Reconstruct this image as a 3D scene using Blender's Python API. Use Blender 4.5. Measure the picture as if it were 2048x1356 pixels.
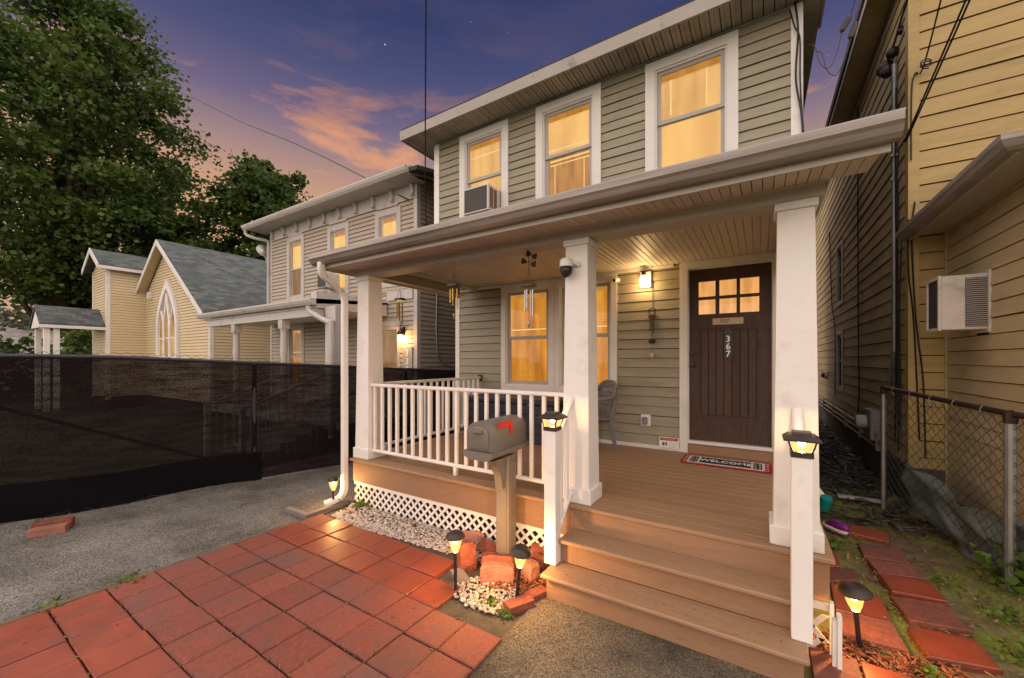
import bpy, bmesh, math, random
import numpy as np
from mathutils import Matrix, Vector, Euler
R = math.radians
random.seed(7); rng = np.random.default_rng(7)
scene = bpy.context.scene
C = scene.collection
for o in list(bpy.data.objects): bpy.data.objects.remove(o)

# ------------------------------------------------------------------ camera
cam_data = bpy.data.cameras.new('camera')
cam_data.sensor_width = 36.0
cam_data.lens = 790.0 / 2048.0 * 36.0
cam_data.shift_y = 42.0 / 2048.0
cam_data.clip_start = 0.05; cam_data.clip_end = 3000
cam = bpy.data.objects.new('camera', cam_data); C.objects.link(cam)
cam.location = (0, 0, 1.74)
cam.rotation_euler = (R(90), 0, math.atan(498 / 790))
scene.camera = cam

# ------------------------------------------------------------------ world / sun / exposure
EXPO = 1.05
CLOUD_LOC = (8.5, 4.5, 11.5)
G = 1.0 / 2 ** EXPO
scene.view_settings.view_transform = 'Standard'
scene.view_settings.look = 'None'
scene.view_settings.exposure = EXPO
scene.view_settings.gamma = 1.0
SUN_ELEV, SUN_AZ = 60.0, 200.0      # azimuth clockwise from +Y
world = bpy.data.worlds.new('World'); scene.world = world
world.use_nodes = True
wn = world.node_tree.nodes; wl = world.node_tree.links
for n in list(wn): wn.remove(n)
def wnode(t, **k):
    n = wn.new(t)
    for a, b in k.items(): setattr(n, a, b)
    return n
def ramp_node(nodes, stops, interp='EASE'):
    n = nodes.new('ShaderNodeValToRGB'); cr = n.color_ramp; cr.interpolation = interp
    while len(cr.elements) < len(stops): cr.elements.new(0.5)
    for e, (p, c) in zip(cr.elements, stops):
        e.position = p; e.color = (*c, 1) if len(c) == 3 else c
    return n
wtc = wnode('ShaderNodeTexCoord')
wsep = wnode('ShaderNodeSeparateXYZ'); wl.new(wtc.outputs['Generated'], wsep.inputs[0])
wg = ramp_node(wn, [(0.0, (.58, .35, .23)), (.12, (.66, .39, .235)), (.28, (.72, .40, .215)), (.35, (.60, .34, .215)),
                    (.42, (.38, .245, .24)), (.49, (.17, .135, .235)), (.56, (.080, .085, .195)), (.64, (.040, .053, .145)), (1.0, (.016, .026, .09))], 'LINEAR')
wl.new(wsep.outputs['Z'], wg.inputs[0])
# dusk clouds: noise on the direction flattened on a plane overhead
wmap = wnode('ShaderNodeMapping'); wmap.inputs['Scale'].default_value = (1.0, 1.0, 4.2); wmap.inputs['Rotation'].default_value = (R(4), R(-5), 0)
wmap.inputs['Location'].default_value = CLOUD_LOC
wl.new(wtc.outputs['Generated'], wmap.inputs[0])
wno = wnode('ShaderNodeTexNoise'); wno.inputs['Scale'].default_value = 2.3; wno.inputs['Detail'].default_value = 8; wno.inputs['Roughness'].default_value = .60; wno.inputs['Distortion'].default_value = .35
wl.new(wmap.outputs[0], wno.inputs['Vector'])
wcr = ramp_node(wn, [(.545, (0, 0, 0)), (.60, (.55, .55, .55)), (.67, (1, 1, 1))], 'LINEAR'); wl.new(wno.outputs['Fac'], wcr.inputs[0])
wem = ramp_node(wn, [(.20, (.1, .1, .1)), (.34, (.9, .9, .9)), (.50, (1, 1, 1)), (.66, (.15, .15, .15))]); wl.new(wsep.outputs['Z'], wem.inputs[0])
wmm = wnode('ShaderNodeMath', operation='MULTIPLY'); wl.new(wcr.outputs[0], wmm.inputs[0]); wl.new(wem.outputs[0], wmm.inputs[1])
wmk = wnode('ShaderNodeMath', operation='MULTIPLY'); wmk.inputs[1].default_value = 1.0; wl.new(wmm.outputs[0], wmk.inputs[0])
wcc = ramp_node(wn, [(.25, (1.0, .54, .25)), (.44, (.92, .40, .18)), (.50, (.52, .24, .17)), (.58, (.16, .11, .18))]); wl.new(wsep.outputs['Z'], wcc.inputs[0])
wmx = wnode('ShaderNodeMix', data_type='RGBA'); wl.new(wmk.outputs[0], wmx.inputs['Factor']); wl.new(wg.outputs[0], wmx.inputs['A']); wl.new(wcc.outputs[0], wmx.inputs['B'])
# stars
wv = wnode('ShaderNodeTexVoronoi'); wv.inputs['Scale'].default_value = 30; wl.new(wtc.outputs['Generated'], wv.inputs['Vector'])
wst = wnode('ShaderNodeMapRange'); wst.inputs['From Min'].default_value = .055; wst.inputs['From Max'].default_value = .02
wl.new(wv.outputs['Distance'], wst.inputs['Value'])
wsr = wnode('ShaderNodeSeparateColor'); wl.new(wv.outputs['Color'], wsr.inputs[0])
wsm = wnode('ShaderNodeMapRange'); wsm.inputs['From Min'].default_value = .25; wsm.inputs['From Max'].default_value = 1.0; wl.new(wsr.outputs[0], wsm.inputs['Value'])
wsz = wnode('ShaderNodeMapRange'); wsz.inputs['From Min'].default_value = .42; wsz.inputs['From Max'].default_value = .56; wl.new(wsep.outputs['Z'], wsz.inputs['Value'])
ws1 = wnode('ShaderNodeMath', operation='MULTIPLY'); wl.new(wst.outputs[0], ws1.inputs[0]); wl.new(wsm.outputs[0], ws1.inputs[1])
ws2 = wnode('ShaderNodeMath', operation='MULTIPLY'); wl.new(ws1.outputs[0], ws2.inputs[0]); wl.new(wsz.outputs[0], ws2.inputs[1])
wad = wnode('ShaderNodeMix', data_type='RGBA', blend_type='ADD'); wl.new(ws2.outputs[0], wad.inputs['Factor']); wl.new(wmx.outputs['Result'], wad.inputs['A']); wad.inputs['B'].default_value = (.9, .9, 1, 1)
wbg = wnode('ShaderNodeBackground'); wbg.inputs['Strength'].default_value = G; wl.new(wad.outputs['Result'], wbg.inputs['Color'])
wo = wnode('ShaderNodeOutputWorld'); wl.new(wbg.outputs[0], wo.inputs[0])

sun_data = bpy.data.lights.new('sun', 'SUN'); sun_data.energy = 2.4; sun_data.angle = R(176); sun_data.color = (1.0, .90, .82)
sun = bpy.data.objects.new('sun', sun_data); C.objects.link(sun)
sd = Vector((math.sin(R(SUN_AZ)) * math.cos(R(SUN_ELEV)), math.cos(R(SUN_AZ)) * math.cos(R(SUN_ELEV)), math.sin(R(SUN_ELEV))))
sun.rotation_euler = sd.to_track_quat('Z', 'Y').to_euler(); sun.location = sd * 30

# ------------------------------------------------------------------ helpers
class MB:
    """collects shapes and links them as ONE mesh object"""
    def __init__(s): s.v = []; s.f = []
    def add(s, vs, fs):
        b = len(s.v); s.v += [tuple(p) for p in vs]; s.f += [tuple(i + b for i in f) for f in fs]; return s
    def box(s, x0, x1, y0, y1, z0, z1, m=None):
        vs = [(x0,y0,z0),(x1,y0,z0),(x1,y1,z0),(x0,y1,z0),(x0,y0,z1),(x1,y0,z1),(x1,y1,z1),(x0,y1,z1)]
        if m is not None: vs = [tuple(m @ Vector(p)) for p in vs]
        return s.add(vs, [(0,3,2,1),(4,5,6,7),(0,1,5,4),(1,2,6,5),(2,3,7,6),(3,0,4,7)])
    def cbox(s, x0, x1, y0, y1, z0, z1, b, m=None):
        # box with chamfered vertical and horizontal edges (three stacked outlines)
        def ring(i, z): return [(x0+i+b,y0+i,z),(x1-i-b,y0+i,z),(x1-i,y0+i+b,z),(x1-i,y1-i-b,z),(x1-i-b,y1-i,z),(x0+i+b,y1-i,z),(x0+i,y1-i-b,z),(x0+i,y0+i+b,z)]
        return s.loft([ring(b, z0), ring(0, z0+b), ring(0, z1-b), ring(b, z1)], m)
    def loft(s, rings, m=None, cap=True):
        n = len(rings[0]); vs = [p for r in rings for p in r]; fs = []
        if m is not None: vs = [tuple(m @ Vector(p)) for p in vs]
        for k in range(len(rings) - 1):
            for i in range(n):
                j = (i + 1) % n
                fs.append((k*n+i, k*n+j, (k+1)*n+j, (k+1)*n+i))
        if cap:
            fs.append(tuple(reversed(range(n)))); fs.append(tuple((len(rings)-1)*n + i for i in range(n)))
        return s.add(vs, fs)
    def prism(s, poly, t, m=None):
        # poly in local XZ, extruded along +Y from 0 to t
        return s.loft([[(x, 0, z) for x, z in poly], [(x, t, z) for x, z in poly]], m)
    def lathe(s, prof, c=(0,0,0), n=14, m=None):
        rings = [[(c[0]+r*math.cos(2*math.pi*i/n), c[1]+r*math.sin(2*math.pi*i/n), c[2]+z) for i in range(n)] for r, z in prof]
        return s.loft(rings, m)
    def tube(s, pts, r, n=6):
        pts = [Vector(p) for p in pts]; rings = []
        rr = r if isinstance(r, (list, tuple)) else [r] * len(pts)
        up0 = Vector((0, 0, 1))
        for i, p in enumerate(pts):
            d = (pts[min(i+1, len(pts)-1)] - pts[max(i-1, 0)]).normalized()
            up = up0 if abs(d.z) < .95 else Vector((1, 0, 0))
            a = d.cross(up).normalized(); b = a.cross(d)
            rings.append([tuple(p + (a*math.cos(2*math.pi*k/n) + b*math.sin(2*math.pi*k/n)) * rr[i]) for k in range(n)])
        return s.loft(rings)
    def build(s, name, mat=None, parent=None, smooth=False):
        me = bpy.data.meshes.new(name); me.from_pydata(s.v, [], s.f)
        return link(name, me, mat, parent, smooth)
def fixnormals(me):
    bm = bmesh.new(); bm.from_mesh(me); bmesh.ops.recalc_face_normals(bm, faces=bm.faces); bm.to_mesh(me); bm.free()
def link(name, me, mat=None, parent=None, smooth=False, fix=True):
    if fix: fixnormals(me)
    if mat is not None and not me.materials: me.materials.append(mat)
    if smooth:
        me.polygons.foreach_set('use_smooth', [True] * len(me.polygons))
        if smooth == 'auto':
            try: me.set_sharp_from_angle(angle=R(35))
            except Exception: pass
    o = bpy.data.objects.new(name, me); C.objects.link(o)
    if parent is not None: attach(o, parent)
    return o
def attach(o, p):
    """children are written in world metres: undo the (unrotated) root's offset"""
    o.parent = p
    if p.type == 'EMPTY' and p.get('_off') is not None and p.parent is None and not p.get('_local'):
        o.matrix_parent_inverse = Matrix.Translation(-Vector(p.location))
def tag(o, label, cat, group=None):
    o['label'] = label; o['category'] = cat
    if group: o['group'] = group
    return o
def thing(name, label, cat, loc=(0,0,0), group=None, local=False, rz=0):
    o = bpy.data.objects.new(name, None); C.objects.link(o); o.location = loc; o.rotation_euler = (0, 0, rz)
    o.empty_display_size = .2; o['_off'] = 1
    if local: o['_local'] = 1
    return tag(o, label, cat, group)
def struct(o): o['kind'] = 'structure'; return o
def inst(name, me, parent, loc, scale=(1,1,1), rot=(0,0,0)):
    o = bpy.data.objects.new(name, me); C.objects.link(o)
    o.location = loc; o.scale = scale; o.rotation_euler = rot
    if parent is not None: attach(o, parent)
    return o
def copy_tree(o, parent=None):
    c = o.copy(); C.objects.link(c)
    c.parent = parent
    for ch in list(o.children): copy_tree(ch, c)
    return c
def TR(x, y, z, rz=0, rx=0, ry=0): return Matrix.Translation((x, y, z)) @ Euler((rx, ry, rz)).to_matrix().to_4x4()
def curve(pts, n=8):
    """Catmull-Rom through points"""
    P = [np.array(p, float) for p in pts]; P = [2*P[0]-P[1]] + P + [2*P[-1]-P[-2]]; out = []
    for i in range(1, len(P)-2):
        for k in range(n):
            t = k / n; a, b, c, d = P[i-1], P[i], P[i+1], P[i+2]
            out.append(tuple(.5*((2*b)+(-a+c)*t+(2*a-5*b+4*c-d)*t*t+(-a+3*b-3*c+d)*t**3)))
    out.append(tuple(P[-2])); return out
def text(name, s, size, m, mat, parent, ext=.0015, space=1.0, sx=1.0):
    cu = bpy.data.curves.new('t', 'FONT'); cu.body = s; cu.size = size; cu.extrude = ext; cu.align_x = 'CENTER'; cu.align_y = 'CENTER'; cu.space_character = space; cu.offset = size * .012
    cu.resolution_u = 3
    to = bpy.data.objects.new('t', cu); C.objects.link(to)
    me = bpy.data.meshes.new_from_object(to.evaluated_get(bpy.context.evaluated_depsgraph_get()))
    bpy.data.objects.remove(to); bpy.data.curves.remove(cu)
    me.transform(m @ Matrix.Diagonal((sx, 1, 1, 1))); me.materials.clear()
    return link(name, me, mat, parent, fix=False)

# ------------------------------------------------------------------ materials
def new_mat(name):
    m = bpy.data.materials.new(name); m.use_nodes = True
    return m, m.node_tree.nodes, m.node_tree.links, m.node_tree.nodes['Principled BSDF']
def M(name, col, rough=.6, var=.12, scale=6.0, stretch=(1,1,1), objvar=.08, bump=0.0, bscale=60.0, metal=0.0, spec=.4, dirt=None, dirtscale=1.5, dirtlo=.52, dirthi=.72, coat=0):
    m, n, l, b = new_mat(name)
    geo = n.new('ShaderNodeNewGeometry'); mp = n.new('ShaderNodeMapping'); mp.inputs['Scale'].default_value = stretch
    l.new(geo.outputs['Position'], mp.inputs[0])
    no = n.new('ShaderNodeTexNoise'); no.inputs['Scale'].default_value = scale; no.inputs['Detail'].default_value = 5; no.inputs['Roughness'].default_value = .62
    l.new(mp.outputs[0], no.inputs['Vector'])
    rp = ramp_node(n, [(.28, tuple(c*(1-var) for c in col)), (.72, tuple(min(1, c*(1+var)) for c in col))], 'LINEAR')
    l.new(no.outputs['Fac'], rp.inputs[0]); out = rp.outputs[0]
    if dirt is not None:
        dn = n.new('ShaderNodeTexNoise'); dn.inputs['Scale'].default_value = dirtscale; dn.inputs['Detail'].default_value = 6; dn.inputs['Roughness'].default_value = .65
        l.new(mp.outputs[0], dn.inputs['Vector'])
        dr = ramp_node(n, [(dirtlo, (0,0,0)), (dirthi, (1,1,1))], 'LINEAR'); l.new(dn.outputs['Fac'], dr.inputs[0])
        dm = n.new('ShaderNodeMix'); dm.data_type = 'RGBA'; l.new(dr.outputs[0], dm.inputs['Factor']); l.new(out, dm.inputs['A']); dm.inputs['B'].default_value = (*dirt, 1)
        out = dm.outputs['Result']
    if objvar:
        oi = n.new('ShaderNodeObjectInfo'); mr = n.new('ShaderNodeMapRange'); mr.inputs['To Min'].default_value = 1-objvar; mr.inputs['To Max'].default_value = 1+objvar
        l.new(oi.outputs['Random'], mr.inputs['Value'])
        hs = n.new('ShaderNodeHueSaturation'); l.new(mr.outputs[0], hs.inputs['Value']); l.new(out, hs.inputs['Color']); out = hs.outputs[0]
    l.new(out, b.inputs['Base Color'])
    rr = n.new('ShaderNodeMapRange'); rr.inputs['To Min'].default_value = max(.05, rough-.1); rr.inputs['To Max'].default_value = min(1, rough+.1); l.new(no.outputs['Fac'], rr.inputs['Value']); l.new(rr.outputs[0], b.inputs['Roughness'])
    b.inputs['Metallic'].default_value = metal; b.inputs['Specular IOR Level'].default_value = spec
    if coat: b.inputs['Coat Weight'].default_value = coat; b.inputs['Coat Roughness'].default_value = .25
    if bump:
        bn = n.new('ShaderNodeTexNoise'); bn.inputs['Scale'].default_value = bscale; bn.inputs['Detail'].default_value = 4; l.new(mp.outputs[0], bn.inputs['Vector'])
        bp = n.new('ShaderNodeBump'); bp.inputs['Strength'].default_value = bump; bp.inputs['Distance'].default_value = .01; l.new(bn.outputs['Fac'], bp.inputs['Height']); l.new(bp.outputs[0], b.inputs['Normal'])
    return m
def edge_grime(m, half, col):
    n, l = m.node_tree.nodes, m.node_tree.links; b = n['Principled BSDF']; src = b.inputs['Base Color'].links[0].from_socket
    tc = n.new('ShaderNodeTexCoord'); ab = n.new('ShaderNodeVectorMath'); ab.operation = 'ABSOLUTE'; l.new(tc.outputs['Object'], ab.inputs[0])
    sp = n.new('ShaderNodeSeparateXYZ'); l.new(ab.outputs[0], sp.inputs[0]); mxm = n.new('ShaderNodeMath'); mxm.operation = 'MAXIMUM'; l.new(sp.outputs[0], mxm.inputs[0]); l.new(sp.outputs[1], mxm.inputs[1])
    geo = n.new('ShaderNodeNewGeometry'); no = n.new('ShaderNodeTexNoise'); no.inputs['Scale'].default_value = 16; no.inputs['Detail'].default_value = 5; l.new(geo.outputs['Position'], no.inputs['Vector'])
    ma = n.new('ShaderNodeMath'); ma.operation = 'MULTIPLY_ADD'; l.new(no.outputs['Fac'], ma.inputs[0]); ma.inputs[1].default_value = .075; l.new(mxm.outputs[0], ma.inputs[2])
    rp = n.new('ShaderNodeMapRange'); rp.inputs['From Min'].default_value = half+.020; rp.inputs['From Max'].default_value = half+.050; rp.inputs['To Max'].default_value = .5; l.new(ma.outputs[0], rp.inputs['Value'])
    mx = n.new('ShaderNodeMix'); mx.data_type = 'RGBA'; l.new(rp.outputs[0], mx.inputs['Factor']); l.new(src, mx.inputs['A']); mx.inputs['B'].default_value = (*col, 1); l.new(mx.outputs['Result'], b.inputs['Base Color'])
def M_gravel(name, c0, c1, scale, patch, bump=.7, crack=.72):
    m, n, l, b = new_mat(name)
    geo = n.new('ShaderNodeNewGeometry')
    v = n.new('ShaderNodeTexVoronoi'); v.inputs['Scale'].default_value = scale; l.new(geo.outputs['Position'], v.inputs['Vector'])
    sc = n.new('ShaderNodeSeparateColor'); l.new(v.outputs['Color'], sc.inputs[0])
    rp = ramp_node(n, [(.0, c0), (.55, tuple((a+d)/2 for a, d in zip(c0, c1))), (1.0, c1)], 'LINEAR'); l.new(sc.outputs[0], rp.inputs[0])
    no = n.new('ShaderNodeTexNoise'); no.inputs['Scale'].default_value = 1.3; no.inputs['Detail'].default_value = 6; l.new(geo.outputs['Position'], no.inputs['Vector'])
    pr = ramp_node(n, [(.32, (patch,)*3), (.68, (1.12,)*3)], 'LINEAR'); l.new(no.outputs['Fac'], pr.inputs[0])
    mx = n.new('ShaderNodeMix'); mx.data_type = 'RGBA'; mx.blend_type = 'MULTIPLY'; mx.inputs['Factor'].default_value = 1; l.new(rp.outputs[0], mx.inputs['A']); l.new(pr.outputs[0], mx.inputs['B'])
    col_ = mx.outputs['Result']
    wp = n.new('ShaderNodeTexNoise'); wp.inputs['Scale'].default_value = 2.2; wp.inputs['Detail'].default_value = 5; l.new(geo.outputs['Position'], wp.inputs['Vector'])
    wm_ = n.new('ShaderNodeMix'); wm_.data_type = 'RGBA'; wm_.inputs['Factor'].default_value = .28; l.new(geo.outputs['Position'], wm_.inputs['A']); l.new(wp.outputs['Color'], wm_.inputs['B'])
    ve = n.new('ShaderNodeTexVoronoi'); ve.feature = 'DISTANCE_TO_EDGE'; ve.inputs['Scale'].default_value = .75; l.new(wm_.outputs['Result'], ve.inputs['Vector'])
    ce = ramp_node(n, [(.0, (crack,)*3), (.008, (.97 if crack < 1 else 1,)*3), (.05, (1,)*3)], 'LINEAR'); l.new(ve.outputs['Distance'], ce.inputs[0])
    n3 = n.new('ShaderNodeTexNoise'); n3.inputs['Scale'].default_value = .9; n3.inputs['Detail'].default_value = 7; n3.inputs['Roughness'].default_value = .7; l.new(geo.outputs['Position'], n3.inputs['Vector'])
    st_ = ramp_node(n, [(.36, (.55,)*3), (.48, (1,)*3)], 'LINEAR'); l.new(n3.outputs['Fac'], st_.inputs[0])
    for src in (ce, st_):
        m2 = n.new('ShaderNodeMix'); m2.data_type = 'RGBA'; m2.blend_type = 'MULTIPLY'; m2.inputs['Factor'].default_value = 1; l.new(col_, m2.inputs['A']); l.new(src.outputs[0], m2.inputs['B']); col_ = m2.outputs['Result']
    l.new(col_, b.inputs['Base Color']); b.inputs['Roughness'].default_value = .85
    bp = n.new('ShaderNodeBump'); bp.inputs['Strength'].default_value = bump; bp.inputs['Distance'].default_value = .006; l.new(v.outputs['Distance'], bp.inputs['Height']); bp.invert = True; l.new(bp.outputs[0], b.inputs['Normal'])
    return m
def M_leaf(name, dark, light, trans=.25):
    m, n, l, b = new_mat(name)
    geo = n.new('ShaderNodeNewGeometry')
    no = n.new('ShaderNodeTexNoise'); no.inputs['Scale'].default_value = .35; no.inputs['Detail'].default_value = 3; l.new(geo.outputs['Position'], no.inputs['Vector'])
    ad = n.new('ShaderNodeMath'); ad.operation = 'MULTIPLY_ADD'; l.new(geo.outputs['Random Per Island'], ad.inputs[0]); ad.inputs[1].default_value = .45; l.new(no.outputs['Fac'], ad.inputs[2])
    rp = ramp_node(n, [(.35, dark), (1.05 if False else 1.0, light)], 'LINEAR'); l.new(ad.outputs[0], rp.inputs[0])
    l.new(rp.outputs[0], b.inputs['Base Color']); b.inputs['Roughness'].default_value = .55; b.inputs['Specular IOR Level'].default_value = .3
    t = n.new('ShaderNodeBsdfTranslucent'); l.new(rp.outputs[0], t.inputs['Color'])
    mx = n.new('ShaderNodeMixShader'); mx.inputs[0].default_value = trans; l.new(b.outputs[0], mx.inputs[1]); l.new(t.outputs[0], mx.inputs[2])
    l.new(mx.outputs[0], n['Material Output'].inputs[0])
    return m
def M_emit(name, col, st, stripes=0, var=0.25, scale=2.0, slat_dark=.75):
    """a lit blind or lens: it gives off light"""
    m, n, l, b = new_mat(name); n.remove(b)
    e = n.new('ShaderNodeEmission'); e.inputs['Strength'].default_value = st
    geo = n.new('ShaderNodeNewGeometry')
    no = n.new('ShaderNodeTexNoise'); no.inputs['Scale'].default_value = scale; no.inputs['Detail'].default_value = 3
    mp = n.new('ShaderNodeMapping'); mp.inputs['Scale'].default_value = (4.5, 4.5, .7); l.new(geo.outputs['Position'], mp.inputs[0]); l.new(mp.outputs[0], no.inputs['Vector'])
    rp = ramp_node(n, [(.3, tuple(c*(1-var)**(1+k*.5) for k, c in enumerate(col))), (.7, tuple(c*(1+var*.6) for c in col))], 'LINEAR'); l.new(no.outputs['Fac'], rp.inputs[0]); out = rp.outputs[0]
    if stripes:
        w = n.new('ShaderNodeTexWave'); w.wave_type = 'BANDS'; w.bands_direction = 'Z'; w.inputs['Scale'].default_value = stripes; w.wave_profile = 'SAW'; l.new(geo.outputs['Position'], w.inputs['Vector'])
        r2 = ramp_node(n, [(0, (slat_dark,)*3), (.5, (1,)*3)], 'LINEAR'); l.new(w.outputs['Fac'], r2.inputs[0])
        mx = n.new('ShaderNodeMix'); mx.data_type = 'RGBA'; mx.blend_type = 'MULTIPLY'; mx.inputs['Factor'].default_value = 1; l.new(out, mx.inputs['A']); l.new(r2.outputs[0], mx.inputs['B']); out = mx.outputs['Result']
    l.new(out, e.inputs['Color']); l.new(e.outputs[0], n['Material Output'].inputs[0])
    return m
def M_glass(name, tint=(1,1,1), refl=.022):
    m, n, l, b = new_mat(name); n.remove(b)
    t = n.new('ShaderNodeBsdfTransparent'); t.inputs['Color'].default_value = (*tint, 1)
    g = n.new('ShaderNodeBsdfGlossy'); g.inputs['Roughness'].default_value = .03
    mx = n.new('ShaderNodeMixShader'); mx.inputs[0].default_value = refl; l.new(t.outputs[0], mx.inputs[1]); l.new(g.outputs[0], mx.inputs[2])
    l.new(mx.outputs[0], n['Material Output'].inputs[0])
    return m
def M_lens(name, col, st, fac=.55):
    m, n, l, b = new_mat(name); n.remove(b)
    t = n.new('ShaderNodeBsdfTransparent'); e = n.new('ShaderNodeEmission'); e.inputs['Color'].default_value = (*col, 1); e.inputs['Strength'].default_value = st
    mx = n.new('ShaderNodeMixShader'); mx.inputs[0].default_value = fac; l.new(t.outputs[0], mx.inputs[1]); l.new(e.outputs[0], mx.inputs[2]); l.new(mx.outputs[0], n['Material Output'].inputs[0])
    return m
def M_screen(name, col, open_):
    """woven mesh cloth: fine threads with open gaps"""
    m, n, l, b = new_mat(name)
    b.inputs['Base Color'].default_value = (*col, 1); b.inputs['Roughness'].default_value = .9; b.inputs['Specular IOR Level'].default_value = .05
    geo = n.new('ShaderNodeNewGeometry'); no = n.new('ShaderNodeTexNoise'); no.inputs['Scale'].default_value = 3; no.inputs['Detail'].default_value = 5
    mp = n.new('ShaderNodeMapping'); mp.inputs['Scale'].default_value = (1, 1, 6); l.new(geo.outputs['Position'], mp.inputs[0]); l.new(mp.outputs[0], no.inputs['Vector'])
    n2 = n.new('ShaderNodeTexNoise'); n2.inputs['Scale'].default_value = 60; n2.inputs['Detail'].default_value = 2; l.new(geo.outputs['Position'], n2.inputs['Vector'])
    av = n.new('ShaderNodeMath'); av.operation = 'ADD'; l.new(no.outputs['Fac'], av.inputs[0]); l.new(n2.outputs['Fac'], av.inputs[1])
    mr = n.new('ShaderNodeMapRange'); mr.inputs['From Min'].default_value = .75; mr.inputs['From Max'].default_value = 1.25; mr.inputs['To Min'].default_value = open_*.15; mr.inputs['To Max'].default_value = open_*2.0; l.new(av.outputs[0], mr.inputs['Value'])
    t = n.new('ShaderNodeBsdfTransparent'); mx = n.new('ShaderNodeMixShader'); l.new(mr.outputs[0], mx.inputs[0]); l.new(b.outputs[0], mx.inputs[1]); l.new(t.outputs[0], mx.inputs[2]); l.new(mx.outputs[0], n['Material Output'].inputs[0])
    return m
def M_shingle(name, c):
    m, n, l, b = new_mat(name)
    geo = n.new('ShaderNodeNewGeometry'); mp = n.new('ShaderNodeMapping'); mp.inputs['Scale'].default_value = (1, 1, 1); l.new(geo.outputs['Position'], mp.inputs[0])
    sp = n.new('ShaderNodeSeparateXYZ'); l.new(mp.outputs[0], sp.inputs[0])
    cb = n.new('ShaderNodeCombineXYZ'); l.new(sp.outputs['Y'], cb.inputs[0]); l.new(sp.outputs['Z'], cb.inputs[1])
    br = n.new('ShaderNodeTexBrick'); br.inputs['Scale'].default_value = 1; br.inputs['Brick Width'].default_value = .28; br.inputs['Row Height'].default_value = .085; br.inputs['Mortar Size'].default_value = .006; br.inputs['Bias'].default_value = -.1
    br.inputs['Color1'].default_value = (*[x*.62 for x in c], 1); br.inputs['Color2'].default_value = (*[x*1.3 for x in c], 1); br.inputs['Mortar'].default_value = (*[x*.4 for x in c], 1)
    l.new(cb.outputs[0], br.inputs['Vector'])
    no = n.new('ShaderNodeTexNoise'); no.inputs['Scale'].default_value = 2.5; no.inputs['Detail'].default_value = 5; l.new(geo.outputs['Position'], no.inputs['Vector'])
    mx = n.new('ShaderNodeMix'); mx.data_type = 'RGBA'; mx.blend_type = 'MULTIPLY'; mx.inputs['Factor'].default_value = .5; l.new(br.outputs['Color'], mx.inputs['A']); l.new(no.outputs['Color'], mx.inputs['B'])
    l.new(mx.outputs['Result'], b.inputs['Base Color']); b.inputs['Roughness'].default_value = .9
    bp = n.new('ShaderNodeBump'); bp.inputs['Strength'].default_value = .5; bp.inputs['Distance'].default_value = .02; l.new(br.outputs['Fac'], bp.inputs['Height']); bp.invert = True; l.new(bp.outputs[0], b.inputs['Normal'])
    return m

m_sage = M('sage_siding', (.30, .266, .190), .55, .12, 3, (1, 1, 6), .05, .15, 40, dirt=(.22, .20, .13), dirtscale=1.2)
m_sheath = M('gap_shade_sheathing', (.045, .036, .028), .9, .2, 6, objvar=0)  # dark colour puts shadow lines into the gaps between siding boards
m_trim = M('white_trim', (.70, .67, .63), .5, .06, 2.5, objvar=.02, bump=.05, bscale=30, dirt=(.56, .52, .47), dirtscale=2.2, dirtlo=.55, dirthi=.8)
m_ntrim = M('grey_white_trim', (.50, .465, .44), .5, .08, 3, objvar=.03, dirt=(.34, .31, .28), dirtscale=3)
m_white = M('white_vinyl', (.76, .73, .70), .42, .04, 2, objvar=.02, dirt=(.53, .48, .43), dirtscale=3, dirtlo=.54, dirthi=.84)
m_sash = M('sash_vinyl_shaded', (.40, .38, .36), .45, .06, 4, objvar=.02)  # white vinyl greyed: the shadow on the sashes is put into the colour
m_fascia = M('weathered_fascia', (.35, .315, .28), .6, .08, 3, objvar=.02, bump=.2, bscale=20, dirt=(.10, .085, .07), dirtscale=3.2, dirtlo=.60, dirthi=.74)
m_soffit = M('soffit_metal', (.34, .30, .25), .5, .12, 2.5, objvar=.10, dirt=(.14, .12, .10), dirtscale=2, dirtlo=.5, dirthi=.85)
m_psoffit = M('porch_soffit', (.50, .42, .36), .5, .08, 2.5, objvar=.06)
m_ceil = M('beadboard', (.50, .44, .36), .5, .06, 3, objvar=.04)
m_gutter = M('aged_gutter', (.30, .26, .23), .4, .15, 2, (.5, 1, 8), 0, metal=.25, dirt=(.13, .105, .09), dirtscale=1.5, dirtlo=.45, dirthi=.8)
m_beam = M('porch_beam', (.42, .38, .33), .5, .06, 2, objvar=.02)
m_deck = M('deck_composite', (.335, .200, .112), .55, .20, 7, (1, 14, 14), .06, .25, 30, spec=.35, dirt=(.22, .125, .075), dirtscale=3.5, dirtlo=.52, dirthi=.78)
m_deckrim = M('deck_rim', (.275, .158, .090), .6, .12, 6, (1, 10, 10), .05, .2, 30)
m_door = M('dark_stained_wood', (.070, .042, .030), .5, .5, 9, (14, 14, 1), .12, .2, 40, spec=.25, dirt=(.12, .036, .018), dirtscale=.8, dirtlo=.52, dirthi=.8)
m_black = M('black_metal', (.018, .017, .017), .4, .2, 8, objvar=.05, spec=.5)
m_bronze = M('bronze_metal', (.055, .042, .033), .38, .3, 12, objvar=.08, metal=.5)
m_grey = M('galvanised', (.25, .25, .26), .45, .18, 8, objvar=.05, metal=.6)
m_rail_dark = M('dark_rail', (.035, .018, .017), .4, .3, 8, objvar=.05, metal=.3)
m_mail = M('mailbox_plastic', (.175, .150, .125), .5, .08, 8, objvar=.02, bump=.12, bscale=120)
m_red = M('red_plastic', (.62, .02, .012), .45, .05, 8, objvar=0)
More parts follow.
